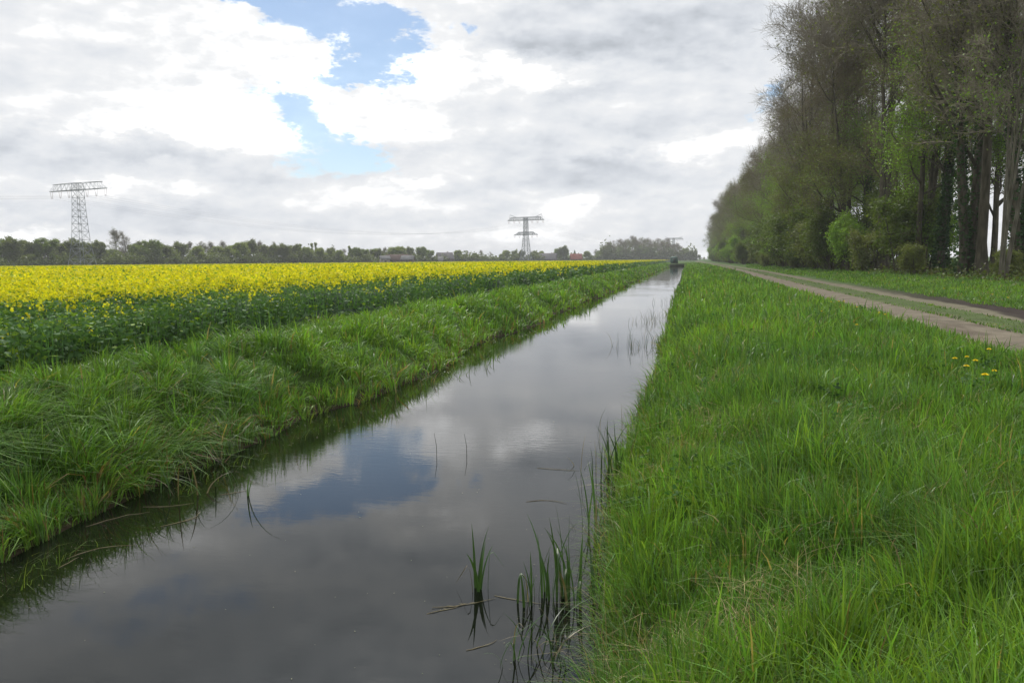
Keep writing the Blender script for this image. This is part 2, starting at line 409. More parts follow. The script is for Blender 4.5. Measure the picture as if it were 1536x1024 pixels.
bend = np.clip(.18 + .62 * tq + .3 * sst(.4, .8, tu_) + rng.normal(0, .33, n), .03, 1.6)
col = grass_col(x + 40, y, n); col = col * np.array([1.02, 1.03, .92])
low = (zt(x, y) < -.78) & (rng.random(n) < .10)
col[low] = np.array([.20, .13, .07]) * rng.uniform(.5, 1.3, (low.sum(), 1))
tag(blades('bank_grass', x, y, zt(x, y) - .02, h, w, az, bend, col, M['grass']),
    'tall lush grass flopping over on the left bank between crop and water', 'grass', kind='stuff')

# grass standing in the shallow water along the left edge ----------------
N = 30000
x, y, d = polar(N, -56, -2, 6.5, 200)
xl = x + wobL(y)
k = (xl > -6.35) & (xl < -5.55 + .5 * sst(12, 22, y)) & (fbm(x * 1.2, y * .7, 90) + rng.random(N) * .16 > .60) & (y > -1)
x, y, d = x[k], y[k], d[k]; n = len(x)
tag(blades('marsh_grass', x, y, x * 0 + WZ - .04, rng.uniform(.10, .42, n), np.maximum(.004, .0008 * d), rng.uniform(-1.2, 1.2, n),
    rng.uniform(.1, 1.2, n), grass_col(x, y, n) * np.array([.9, .75, .8]), M['grass']),
    'thin grass standing in the shallows along the left bank', 'marsh grass', kind='stuff')

# bent grass trailing off the right bank into the water -------------------
N = 60000
x, y, d = polar(N, -30, -0.5, 3.0, 150)
k = (x > -.84 - wobR(y)) & (x < -.50 - wobR(y))
x, y, d = x[k], y[k], d[k]; n = len(x)
cc = grass_col(x, y, n); s = rng.random(n) < .22; cc[s] = np.array([.28, .24, .13]) * rng.uniform(.5, 1.2, (s.sum(), 1))
tag(blades('shore_grass', x, y, np.maximum(zt(x, y), WZ) - .02, rng.uniform(.2, .55, n), np.maximum(.004, .0009 * d), math.pi + rng.normal(.2, 1.0, n),
    rng.uniform(.2, 1.3, n), cc, M['grass']), 'ragged grass fringe hanging over the water at the foot of the right bank', 'shore grass', kind='stuff')

# ------------------------------------------------------------------ rapeseed
def tree_dist(px): return np.interp(px, [0, 300, 560, 700, 900, 1000, 1045], [335, 385, 440, 560, 700, 800, 840])
AZ_PX = np.linspace(-120, 1045, 80); AZ = np.array([azim(p) for p in AZ_PX]); FD = tree_dist(AZ_PX) - 14
def crop_shift(y): return 1.05 * sst(22, 8, y)
def in_field(x, y, edge=-9.75):
    a = np.arctan2(x, y); d = np.hypot(x, y)
    e = edge + crop_shift(y) + (vn(y * .35, y * 0, 95) - .5) * .7
    lim = np.where(a < AZ[0], FD[0], np.interp(a, AZ, FD))
    return (x < e) & (y > -12) & (d < lim) & (y < 560)
def crop_h(x, y):
    ins = np.clip(-8.6 - x, 0, 60)
    return .84 + .27 * sst(0, 4.2, ins) + (fbm(x * .8, y * .8, 96) - .5) * .26 * np.clip(40 / np.hypot(x, y), .25, 1) + (fbm(x * .05, y * .05, 99) - .5) * .10
crop = None
# canopy body under the leaves, so no bare soil shows between the plants
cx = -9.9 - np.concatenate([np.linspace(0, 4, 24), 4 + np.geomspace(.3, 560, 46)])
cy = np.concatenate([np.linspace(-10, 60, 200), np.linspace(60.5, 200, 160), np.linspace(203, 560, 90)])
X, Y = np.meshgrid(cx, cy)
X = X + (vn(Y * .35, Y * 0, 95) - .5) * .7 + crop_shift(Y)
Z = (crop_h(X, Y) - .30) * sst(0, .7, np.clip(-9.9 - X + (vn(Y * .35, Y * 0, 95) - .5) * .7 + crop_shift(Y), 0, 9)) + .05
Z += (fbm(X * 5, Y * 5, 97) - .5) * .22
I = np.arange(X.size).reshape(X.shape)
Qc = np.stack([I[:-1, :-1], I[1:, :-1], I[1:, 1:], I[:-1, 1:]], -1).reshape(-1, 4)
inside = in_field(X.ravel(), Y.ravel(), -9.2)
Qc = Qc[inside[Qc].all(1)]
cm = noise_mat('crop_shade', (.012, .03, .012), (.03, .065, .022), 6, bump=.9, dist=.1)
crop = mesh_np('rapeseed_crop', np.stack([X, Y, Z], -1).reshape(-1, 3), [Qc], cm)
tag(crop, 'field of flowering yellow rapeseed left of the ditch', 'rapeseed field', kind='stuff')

def quads(c, u, v, col):
    V = np.stack([c - u * 1.35, c + v * 1.35 - u * .2, c + u * 1.35, c - v * 1.35 - u * .2], 1).reshape(-1, 3)
    F = np.arange(len(V)).reshape(-1, 4)
    return V, F, np.repeat(col, 4, 0)
def runit(n):
    v = rng.normal(size=(n, 3)); return v / np.linalg.norm(v, axis=1, keepdims=True)
def perp(a):
    r = runit(len(a)); b = np.cross(a, r); return b / (np.linalg.norm(b, axis=1, keepdims=True) + 1e-9)

# leaves
N = 640000
x, y, d = polar(N, -62, 0, 9.5, 420)
k = in_field(x, y) & (rng.random(N) < np.where(x < -16, .45, 1))
x, y, d = x[k], y[k], d[k]; n = len(x)
H = crop_h(x, y); ins = np.clip(-9.75 + crop_shift(y) - x, 0, 99)
fz = np.where(ins < .8, rng.uniform(.08, .98, n), rng.uniform(.55, .97, n))
L = np.clip(rng.uniform(.026, .066, n) * np.maximum(1, d / 26), 0, .2) * (1.5 - .8 * fz)
u = runit(n); u[:, 2] *= .5; v = perp(u)
lc = lerp(np.array([.045, .105, .032]), np.array([.095, .18, .065]), rng.random(n)) * (.8 + .5 * fbm(x, y, 98))[:, None]
yg = rng.random(n) < .28 * fz; lc[yg] = lc[yg] * np.array([2.0, 1.6, .6])
V, Fq, C = quads(np.stack([x, y, H * fz], -1), u * L[:, None], v * (L * .55)[:, None], lc)
mesh_np('leaves', V, [Fq], M['crop'], crop, C)

# stems and buds standing up at the margin
N = 60000
x, y, d = polar(N, -62, 0, 9.5, 160)
k = in_field(x, y) & (x > -15)
x, y, d = x[k], y[k], d[k]; n = len(x)
mesh = blades('stems', x, y, crop_h(x, y) * .35, crop_h(x, y) * rng.uniform(.5, .85, n), np.maximum(.010, .0010 * d), rng.uniform(0, 6.28, n), rng.uniform(0, .3, n),
              np.array([.07, .15, .045]) * rng.uniform(.7, 1.4, (n, 1)), M['crop'], crop, k=3)

# flower racemes: each a handful of petals round the tip
N = 330000
x, y, d = polar(N, -62, 0, 9.8, 620)
ins = -9.75 - x
dens = .02 + .98 * sst(.9, 4.8, ins + (fbm(x * .7, y * .7, 93) - .5) * 2.4)
k = in_field(x, y, -10.0) & (rng.random(N) < dens)
x, y, d = x[k], y[k], d[k]; n = len(x)
Hh = crop_h(x, y) + rng.uniform(-.20, .10, n)
sc = np.clip(d / 16, 1, 9)
m = 7
s = (np.minimum(.017 * sc, .065))[:, None] * rng.uniform(.7, 1.3, (n, m))
off = rng.normal(0, 1, (n, m, 3)) * (np.minimum(.030 * sc, .09))[:, None, None] * np.array([1, 1, 1.2])
c = (np.stack([x, y, Hh], -1)[:, None] + off).reshape(-1, 3); s = s.reshape(-1, 1)
u = runit(n * m); v = perp(u)
pc = lerp(np.array([.74, .66, .028]), np.array([.54, .56, .03]), rng.random(n * m)) * np.repeat(rng.uniform(.78, 1.08, n), m)[:, None]
gb = rng.random(n * m) < .16; pc[gb] = [.22, .32, .04]
V, Fq, C = quads(c, u * s, v * s, pc)
mesh_np('flowers', V, [Fq], M['petal'], crop, C)

# low broad-leaved weeds scattered in the right bank, and flecks of pondweed
K = 90
a = np.radians(rng.uniform(-14, 26, K)); d = 6.5 * (34 / 6.5) ** rng.random(K); wx0 = d * np.sin(a); wy0 = d * np.cos(a)
k = (wx0 > -.4) & (wx0 < 5.4); wx0, wy0 = wx0[k], wy0[k]; K = len(wx0); mL = 55
rr = rng.uniform(.10, .30, K)[:, None, None]
c = np.stack([wx0, wy0, zt(wx0, wy0) + .06], -1)[:, None] + rng.normal(0, .5, (K, mL, 3)) * rr * np.array([1, 1, .7]); c[..., 2] += rng.uniform(0, .16, (K, mL))
c = c.reshape(-1, 3); u = runit(len(c)); u[:, 2] *= .5; v = perp(u); sz = rng.uniform(.012, .028, (len(c), 1))
V, Fq, C = quads(c, u * sz * 1.3, v * sz * .6, np.array([.05, .125, .03]) * np.repeat(rng.uniform(.6, 1.3, K), mL)[:, None] * rng.uniform(.8, 1.2, (len(c), 1)))
tag(mesh_np('low_weeds', V, [Fq], M['crop'], None, C), 'small broad leaved weeds scattered through the right bank meadow', 'weeds', kind='stuff')
n = 9000
x, y, d = polar(n, -55, -2, 5, 120)
xl = x + wobL(y); k = ((xl > -6.3) & (xl < -5.2) & (fbm(x * .8, y * .5, 122) > .52)) | ((xl > -6) & (x < -.9) & (rng.random(n) < .03)) | ((x > -1.25) & (x < -.75) & (rng.random(n) < .5))
x, y, d = x[k], y[k], d[k]; n = len(x); sz = np.maximum(.005, .0007 * d)[:, None] * rng.uniform(.5, 1.4, (n, 1)); a = rng.uniform(0, 6.28, n)
u = np.stack([np.cos(a), np.sin(a), a * 0], -1); v = np.stack([-np.sin(a), np.cos(a), a * 0], -1)
V, Fq, C = quads(np.stack([x, y, x * 0 + WZ + .004 + rng.random(n) * .002], -1), u * sz, v * sz * .5, lerp(np.array([.09, .12, .04]), np.array([.22, .20, .12]), rng.random(n)))
tag(mesh_np('pondweed', V, [Fq], M['reed'], None, C), 'scattered pondweed flecks and litter on the ditch water near its edges', 'pondweed', kind='stuff')

# ------------------------------------------------------------------ trees
def grow(P, Rr, m, t0, t1, ang, ln, k, up, wig, rr, rmin, tpow=1.0):
    """children of every polyline of P. ln: function of t -> length"""
    n, kk, _ = P.shape
    t = t0 + (t1 - t0) * rng.random((n, m)) ** tpow
    f = t * (kk - 1); i = np.minimum(f.astype(int), kk - 2); fr = f - i
    ar = np.arange(n)[:, None]
    p0 = P[ar, i] * (1 - fr)[..., None] + P[ar, i + 1] * fr[..., None]
    r0 = Rr[ar, i] * (1 - fr) + Rr[ar, i + 1] * fr
    D = P[ar, i + 1] - P[ar, i]; D /= np.linalg.norm(D, axis=2, keepdims=True) + 1e-9
    p0 = p0.reshape(-1, 3); r0 = r0.ravel(); D = D.reshape(-1, 3); tt = t.ravel()
    q = perp(D); a = np.radians(rng.normal(ang, 9, len(q)))[:, None]
    d0 = D * np.cos(a) + q * np.sin(a)
    Lg = ln(tt) * rng.uniform(.65, 1.25, len(tt))
    pts = [p0]; d = d0
    for j in range(k - 1):
        d = d + np.array([0, 0, up]) / (k - 1) + rng.normal(0, wig, d.shape)
        d /= np.linalg.norm(d, axis=1, keepdims=True) + 1e-9
        pts.append(pts[-1] + d * (Lg / (k - 1))[:, None])
    r = np.maximum(r0 * rr, rmin)
    Rn = r[:, None] * np.linspace(1, .3, k)[None]
    return np.stack(pts, 1), np.maximum(Rn, rmin * .6)

def leaves_on(P, n, spread, size, pal, zbias=None, H=1):
    q = P.reshape(-1, 3)
    if zbias is not None:
        w_ = zbias(q[:, 2] / H); w_ = w_ / w_.sum(); idx = rng.choice(len(q), n, p=w_)
    else: idx = rng.integers(0, len(q), n)
    c = q[idx] + rng.normal(0, spread, (n, 3))
    s = size * rng.uniform(.6, 1.35, (n, 1)); u = runit(n); v = perp(u)
    cl = vn(c[:, 0] * .8 + c[:, 2] * .5, c[:, 1] * .8 + c[:, 2] * .3, 55)
    col = lerp(np.array(pal[0]), np.array(pal[1]), cl) * rng.uniform(.75, 1.25, (n, 1))
    return quads(c, u * s, v * s * .7, col)

def make_tree(name, H, stems, r0, lean, limb_m, limb_L, limb_ang, limb_t0, nleaf, lsize, pal, bark, twig, zbias=None,
              sec=8, ter=6, tw=5, twr=.009, spread=.25, ivy=0, fan=.3, up=.55):
    root = empty(name, (0, 0, 0))
    K = 12
    P = np.zeros((stems, K, 3)); Rr = np.zeros((stems, K))
    for s_ in range(stems):
        a = rng.uniform(0, 6.28); l = rng.uniform(.3, 1) * lean if stems > 1 else lean * .4
        hh = H * rng.uniform(.82, 1) if s_ else H
        t = np.linspace(0, 1, K)
        wob = np.cumsum(rng.normal(0, .012 * H / 5, (K, 2)), 0); wob[0] = 0
        P[s_, :, 0] = math.cos(a) * (.25 * (stems > 1) + l * hh * t ** 1.2) + wob[:, 0]
        P[s_, :, 1] = math.sin(a) * (.25 * (stems > 1) + l * hh * t ** 1.2) + wob[:, 1]
        P[s_, :, 2] = hh * t - .3
        Rr[s_] = r0 * rng.uniform(.7, 1) * (1 - t) ** .8 + .02
        Rr[s_, 0] *= 1.45
    L1, R1 = grow(P, Rr, limb_m, limb_t0, .97, limb_ang, lambda t: limb_L * (1.12 - .75 * t), 7, up, .10, .5, .02, .8)
    L2, R2 = grow(L1, R1, sec, .2, 1, 42, lambda t: limb_L * .45 * (1.1 - .5 * t), 5, .25, .13, .5, .012)
    L3, R3 = grow(L2, R2, ter, .15, 1, 40, lambda t: limb_L * .20 * (1.1 - .4 * t), 4, .15, .14, .6, twr * 1.3)
    L4, R4 = grow(L3, R3, tw, .1, 1, 38, lambda t: limb_L * .10 + .12 + 0 * t, 3, .1, .12, .6, twr)
    mb = MB(); mb.add(*tubes(P, Rr, 10)); mb.add(*tubes(L1, R1, 6))
    mb.build('trunk', bark, root, smooth=True)
    mb = MB()
    mb.add(*tubes(L2, R2, 4)); mb.add(*tubes(L3, R3, 3)); mb.add(*tubes(L4, R4, 3))
    mb.build('twigs', twig, root)
    if nleaf:
        src = np.concatenate([L3.reshape(-1, 3), L4.reshape(-1, 3)])
        V, Fq, C = leaves_on(src, nleaf, spread, lsize, pal, zbias, H)
        mesh_np('crown', V, [Fq], M['leaf'], root, C)
    if ivy:
        st = rng.integers(0, stems, ivy); t = rng.random(ivy) ** 1.3 * .6 * (K - 1); i = t.astype(int); f = (t - i)[:, None]
        c = P[st, i] * (1 - f) + P[st, i + 1] * f; rr_ = Rr[st, i] * 1.15 + rng.gamma(1.5, .06, ivy)
        a = rng.uniform(0, 6.28, ivy); c = c + np.stack([np.cos(a) * rr_, np.sin(a) * rr_, a * 0], -1)
        u = runit(ivy); v = perp(u); s = rng.uniform(.04, .09, (ivy, 1))
        V, Fq, C = quads(c, u * s, v * s, np.array([.03, .065, .02]) * rng.uniform(.7, 1.6, (ivy, 1)))
        mesh_np('ivy', V, [Fq], M['leaf'], root, C)
    return root

fresh = [(.12, .23, .03), (.22, .36, .045)]
olive = [(.10, .13, .035), (.17, .205, .055)]
dullg = [(.16, .21, .05), (.25, .31, .07)]
low = lambda t: np.clip(1.08 - t, .04, 1) ** 2.3
mid = lambda t: np.exp(-((t - .45) / .22) ** 2) + .05
PROT = {}
PROT['bare'] = [make_tree('bare_tree', 26, 1, .38, .06, 26, 8.5, 44, .30, 2500, .06, olive, M['bark'], M['twig_grey'], low, sec=8, ter=6, tw=5, twr=.013),
                make_tree('bare_tree', 25, 2, .34, .16, 15, 8.0, 40, .28, 3000, .06, olive, M['bark'], M['twig_grey'], low, sec=8, ter=6, tw=5, twr=.013, ivy=3000)]
PROT['leafy'] = [make_tree('leafing_tree', 23, 1, .33, .08, 24, 7.0, 52, .22, 19000, .05, fresh, M['bark'], M['twig'], low, sec=8, ter=6, tw=5, spread=.35, ivy=4000),
                 make_tree('leafing_tree', 21, 3, .25, .18, 11, 6.5, 48, .18, 19000, .05, fresh, M['bark'], M['twig'], low, sec=8, ter=6, tw=5, spread=.35)]
PROT['olive'] = [make_tree('budding_tree', 24, 1, .32, .08, 26, 7.0, 50, .20, 15000, .055, olive, M['bark'], M['twig'], None, sec=9, ter=7, tw=5, spread=.25),
                 make_tree('budding_tree', 22, 2, .30, .14, 14, 7.2, 50, .16, 15000, .055, olive, M['bark'], M['twig'], low, sec=9, ter=7, tw=5, spread=.25)]
PROT['stems'] = [make_tree('slender_tree', 19, 6, .065, .22, 6, 4.5, 34, .35, 2400, .045, fresh, M['bark_pale'], M['twig_grey'], low, sec=6, ter=6, tw=5),
                 make_tree('slender_tree', 20, 4, .07, .26, 8, 5.0, 34, .35, 1800, .045, fresh, M['bark_pale'], M['twig_grey'], low, sec=6, ter=6, tw=5)]
PROT['shrub'] = [make_tree('shrub', 4.6, 7, .05, .35, 8, 1.9, 48, .10, 15000, .06, fresh, M['bark'], M['twig'], None, sec=4, ter=3, tw=3, spread=.22, twr=.006),
                 make_tree('shrub', 5.6, 8, .06, .30, 8, 2.3, 48, .06, 16000, .065, [(.06, .10, .02), (.12, .17, .03)], M['bark'], M['twig'], None, sec=4, ter=3, tw=3, spread=.28, twr=.006),
                 make_tree('shrub', 3.4, 8, .04, .4, 7, 1.5, 50, .05, 9000, .055, olive, M['bark'], M['twig'], None, sec=4, ter=3, tw=3, spread=.18, twr=.006)]
# field trees for the skyline, about 10 m tall with short trunks
PROT['round'] = [make_tree('round_tree', 9.5, 1, .22, .06, 20, 4.6, 62, .22, 9000, .16, dullg, M['bark'], M['twig'], None, sec=6, ter=4, tw=2, spread=.3, twr=.015),
                 make_tree('round_tree', 10, 2, .2, .12, 12, 4.6, 58, .2, 9000, .16, [(.12, .17, .035), (.18, .25, .05)], M['bark'], M['twig'], None, sec=6, ter=4, tw=2, spread=.3, twr=.015),
                 make_tree('round_tree', 9.5, 1, .22, .06, 20, 4.4, 60, .14, 10000, .16, [(.10, .14, .04), (.17, .20, .06)], M['bark'], M['twig'], None, sec=6, ter=4, tw=2, spread=.3, twr=.015)]
PROT['tall'] = [make_tree('tall_bare_tree', 14, 2, .2, .08, 15, 4.6, 34, .35, 700, .10, olive, M['bark'], M['twig_grey'], None, sec=6, ter=5, tw=3, twr=.014),
                make_tree('tall_bare_tree', 13, 2, .18, .12, 13, 4.2, 38, .3, 500, .10, olive, M['bark'], M['twig_grey'], None, sec=6, ter=5, tw=3, twr=.014)]
PROT['poplar'] = [make_tree('narrow_tree', 14, 1, .18, .03, 26, 2.2, 22, .12, 3500, .14, dullg, M['bark'], M['twig'], None, sec=5, ter=4, tw=3, spread=.15, twr=.015)]
def spruce():
    root = empty('spruce', (0, 0, 0)); mb = MB(); mb.tube([(0, 0, -.2), (0, 0, 10)], [.2, .03], 7).build('trunk', M['bark'], root)
    n = 9000; z = 1 + 9 * rng.random(n) ** 1.4; a = rng.uniform(0, 6.28, n); r = (10.2 - z) * .30 * (.35 + .65 * rng.random(n) ** .4) * (1 + .25 * np.sin(z * 7))
    c = np.stack([np.cos(a) * r, np.sin(a) * r, z - r * .2], -1); u = runit(n); v = perp(u)
    V, Fq, C = quads(c, u * .16, v * .09, np.array([.022, .042, .035]) * rng.uniform(.7, 1.4, (n, 1)))
    mesh_np('crown', V, [Fq], M['leaf'], root, C); return root
PROT['spruce'] = [spruce()]
used = set()
def place(kind, x, y, z, s, label, cat, group, rz=None, var=None, sxy=1.0):
    v = PROT[kind]; p = v[int(rng.integers(len(v))) if var is None else var % len(v)]
    if p.name in used:
        o = p.copy(); COL.objects.link(o)
        for ch in p.children:
            c = ch.copy(); COL.objects.link(c); c.parent = o
            for a in ('label', 'category', 'group'):
                if a in c: del c[a]
    else: o = p; used.add(p.name)
    o.location = (x, y, z); o.rotation_euler = (0, 0, rng.uniform(0, 6.28) if rz is None else rz); o.scale = (s * sxy, s * sxy, s)
    o['label'] = label; o['category'] = cat; o['group'] = group
    if kind == 'shrub': pass
    return o

# --- the tree belt on the right, thing by thing
GB = 'trees of the belt along the track'
front = []
def pos_front(px, X0):  # where a sight line at photo column px meets the line x = X0
    a = azim(px); return X0, X0 / math.tan(a)
hand = [  # px, X, kind, var, scale, label
    (1528, 19.0, 'bare', 1, 1.0, 'thick dark leaning forked tree at the right edge of the photo'),
    (1502, 16.6, 'stems', 0, 1.0, 'clump of thin pale stems just left of the thick forked tree at the right edge'),
    (1474, 18.0, 'bare', 0, 1.05, 'tall dark straight tree rising behind the clump of thin pale stems'),
    (1450, 17.4, 'bare', 1, 1.0, 'dark double-trunked ivy-clad tree left of the clump of pale stems'),
    (1462, 20.5, 'stems', 1, .95, 'sparse pale slender stems behind the double-trunked tree'),
    (1412, 18.4, 'leafy', 0, 1.0, 'single dark ivy-covered trunk with fresh leaves, first left of the double-trunked tree'),
    (1378, 17.6, 'leafy', 1, .95, 'three-stemmed tree in fresh green leaf between ivy trunk and the dark gap'),
    (1352, 20.0, 'olive', 0, 1.0, 'dark slim trunk with olive buds behind the fresh green three-stemmed tree'),
    (1318, 17.0, 'bare', 0, 1.0, 'broad tree with a low crooked side limb and pale streaked bark'),
    (1296, 18.6, 'leafy', 0, .95, 'green-leaved tree immediately behind the crooked-limbed tree'),
    (1270, 17.0, 'olive', 1, 1.0, 'double-stemmed olive budding tree left of the crooked-limbed tree'),
]
for px, X0, kd, var, s, lab in hand:
    xx, yy = pos_front(px, X0)
    place(kd, xx, yy, float(zt(xx, yy)), s, lab, 'tree', GB, var=var)
for x_, y_, s, lab in ((17.4, 78, 1.27, 'great bare tree whose grey crown leans out over the track, nearest of three'), (16.8, 96, 1.32, 'great bare tree with a wide grey crown, middle of the three that lean out'), (16.6, 120, 1.28, 'great bare tree with a wide grey crown, farthest of the three that lean out')):
    place('bare', x_, y_, float(zt(x_, y_)), s, lab, 'tree', GB, var=0, sxy=1.1)
yy = pos_front(1262, 17)[1] + 4; cnt = 0
desc = {'bare': 'bare grey-twigged tree', 'leafy': 'tree in fresh green leaf', 'olive': 'olive-brown budding tree', 'stems': 'clump of slender pale stems'}
while yy < 540:
    band = 'middle' if yy < 140 else ('far' if yy < 300 else 'farthest')
    for row, X0 in ((0, 16.6), (1, 22.5)):
        if row and yy < 200 and cnt % 3: continue
        kd = rng.choice(['bare', 'leafy', 'olive', 'olive', 'stems'], p=[.20, .38, .18, .18, .06]) if row == 0 else rng.choice(['bare', 'leafy', 'olive'])
        if row == 0 and cnt in (0, 1, 2): kd = ['bare', 'olive', 'bare'][cnt]
        x_ = X0 + rng.normal(0, .7); y_ = yy + rng.normal(0, 1.2) + row * 3
        place(kd, x_, y_, float(zt(x_, y_)), rng.uniform(.9, 1.08),
              f'{desc[kd]} in the {"front" if row == 0 else "back"} row, {band} stretch of the belt', 'tree', f'{GB}, {band} {"front" if row == 0 else "back"} {desc[kd]}s')
    cnt += 1; yy += 6.0 + yy * .018
# back row behind the near ones, and two just outside the frame that still overhang it
for y_ in np.arange(66, 100, 14):
    x_ = 26 + rng.normal(0, 1); kd = rng.choice(['bare', 'leafy', 'olive'])
    place(kd, x_, y_, float(zt(x_, y_)), rng.uniform(.85, 1), f'{desc[kd]} in the back row behind the nearest trunks', 'tree', f'{GB}, near back row {desc[kd]}s')

GS = 'shrubs at the foot of the tree belt'
hs = [(1392, 18.6, 0, 1.0, 'upright bright green bush beside the ivy-covered trunk'), (1348, 16.4, 1, 1.1, 'large fresh green bush right of the crooked-limbed tree'),
      (1300, 16.0, 2, 1.0, 'low olive bush under the crooked-limbed tree'), (1275, 15.8, 0, 1.05, 'rounded light green bush left of the crooked-limbed tree'),
      (1250, 15.6, 1, 1.1, 'dense green bush at the foot of the double-stemmed olive tree'), (1372, 15.9, 2, .6, 'small low bush on the verge edge below the three-stemmed tree'),
      (1516, 17.6, 2, .45, 'brownish undergrowth bush below the thick forked tree'), (1325, 19.5, 1, 1.4, 'tall green bush filling the gap behind the crooked-limbed tree'), (1395, 22, 1, 1.3, 'tall green bush in the shade behind the ivy-covered trunk')]
for px, X0, var, s, lab in hs:
    xx, yy = pos_front(px, X0); place('shrub', xx, yy, float(zt(xx, yy)), s, lab, 'shrub', GS, var=var)
yy = pos_front(1240, 15.5)[1]; 
while yy < 530:
    band = 'middle' if yy < 140 else ('far' if yy < 300 else 'farthest')
    for row, X0 in ((0, 15.2), (1, 18.5)):
        x_ = X0 + rng.normal(0, .9); y_ = yy + rng.normal(0, 1.2)
        place('shrub', x_, y_, float(zt(x_, y_)), rng.uniform(.55, 1.5), f'green bush {"on the outer edge" if row == 0 else "between the trunks"} of the {band} stretch of the tree belt', 'shrub', f'{GS}, {band} row {row + 1}', sxy=rng.uniform(.9, 1.4))
    yy += 3.1 + yy * .011

# --- the skyline trees
def top_h(top, px, d):  # height that reaches photo row `top` at distance d
    r_ = ray(px, top); return EYE + d * r_.z / math.hypot(r_.x, r_.y)
GF = 'trees on the skyline behind the rapeseed'
def sky_tree(px, top, kind, base, lab, dd=0, var=None, sxy=1.0, group=None):
    d = tree_dist(px) + dd; x_, y_ = at(px, d); h = top_h(top, px, d)
    place(kind, x_, y_, 0, h / base, lab, 'tree', group or GF, var=var, sxy=sxy)
HB = {'round': 10.2, 'tall': 14.5, 'poplar': 14.5, 'spruce': 10, 'olive': 24, 'leafy': 23, 'bare': 26}
sp = [  # px, top row, kind, label (None = one of the nameless many)
 (-18, 366, 'round'), (4, 365, 'round'), (22, 362, 'round'), (45, 367, 'round'), (70, 364, 'round', 'bright green round tree with a dark forked trunk, left of the left pylon', 1),
 (88, 361, 'tall', 'pale bare crown showing behind the green trees left of the left pylon'), (97, 368, 'round'), (116, 364, 'round', 'dark green round tree directly behind the left pylon', 2), (108, 362, 'tall'), (150, 367, 'round', 'dark round tree just right of the left pylon', 2),
 (140, 370, 'round'), (166, 378, 'round'), (176, 346, 'tall', 'tall bare twin-crowned tree standing above the skyline, its left crown', 0), (192, 348, 'tall', 'tall bare twin-crowned tree standing above the skyline, its right crown', 1), (206, 372, 'round'), (230, 366, 'round', 'bright green round tree right of the tall bare tree', 1),
 (250, 371, 'round'), (262, 369, 'tall'), (272, 368, 'round'), (285, 364, 'tall'), (300, 363, 'tall', 'pale row of bare crowns, tallest left of the middle'), (296, 372, 'round'), (318, 364, 'tall'), (326, 372, 'round'), (336, 363, 'tall'), (345, 371, 'round'),
 (360, 367, 'round'), (374, 365, 'round', 'large dark green crown about midway between the left pylon and the houses', 2), (389, 363, 'tall'), (398, 372, 'round'), (408, 363, 'tall'), (412, 371, 'round'), (428, 370, 'round'), (444, 371, 'round'), (452, 366, 'poplar', 'thin spire-like tree, first of the narrow ones', 0), (461, 373, 'round'),
 (468, 365, 'poplar', 'narrow twin-tipped tree, left tip', 0), (475, 364, 'poplar', 'narrow twin-tipped tree, right tip', 0), (480, 374, 'round'), (496, 375, 'round'), (508, 377, 'round'), (524, 369, 'poplar', 'pointed green tree left of the farm buildings', 0), (533, 375, 'round'), (545, 377, 'round'),
 (556, 374, 'tall'), (566, 376, 'round'), (577, 372, 'tall'), (590, 373, 'round'), (602, 372, 'round'), (616, 374, 'round'), (632, 374, 'round'), (645, 378, 'round', 'rounded tree at the right end of the farm-building group', 1),
 (675, 381, 'round'), (686, 377, 'round'), (700, 377, 'tall'), (712, 382, 'round'), (722, 376, 'tall', 'open-crowned dark tree left of the middle pylon', 0), (737, 378, 'tall'), (752, 382, 'round'), (760, 377, 'round'), (771, 378, 'round'), (783, 378, 'round'), (797, 378, 'tall'), (800, 381, 'round'), (812, 378, 'round'),
 (836, 376, 'round', 'rounded green tree left of the house with the red roof', 1), (845, 372, 'round'), (862, 375, 'spruce', 'dark blue-green spruce behind the red roof'), (880, 378, 'round'), (892, 374, 'tall', 'bare grey tree between the red roof and the far wood'), (899, 378, 'round')]
for e in sp:
    px, top, kd = e[:3]; lab = e[3] if len(e) > 3 else None; var = e[4] if len(e) > 4 else None
    sec_ = 'left pylon' if px < 240 else ('middle of the rapeseed horizon' if px < 540 else ('farm buildings' if px < 670 else 'middle pylon'))
    nm = {'round': 'round green tree', 'tall': 'bare upright tree', 'poplar': 'narrow tree', 'spruce': 'spruce'}[kd]
    sky_tree(px, top, kd, HB[kd], lab or f'{nm} in the skyline near the {sec_}', dd=rng.uniform(-4, 12) + (14 if kd == 'tall' else 0), var=var, sxy=1.15 if kd == 'round' else 1.0, group=GF if lab else f'{GF}, {nm}s near the {sec_}')
for px in np.arange(-30, 905, 16.0):
    base_top = np.interp(px, [0, 240, 300, 560, 650, 700, 905], [371, 374, 374, 378, 381, 383, 382])
    if 655 < px < 672: continue
    sec_ = 'left pylon' if px < 240 else ('middle of the rapeseed horizon' if px < 540 else ('farm buildings' if px < 670 else 'middle pylon'))
    kd = str(rng.choice(['round', 'leafy', 'olive'], p=[.5, .25, .25]))
    sky_tree(px + rng.normal(0, 3), base_top + rng.normal(0, 3.2), kd, 10.2 if kd == 'round' else 24, f'low full tree in the skyline back row near the {sec_}'.replace('middle of the rapeseed horizon', 'middle of the horizon'), dd=rng.uniform(16, 34), sxy=1.3, group=f'{GF}, low back row near the {sec_}')
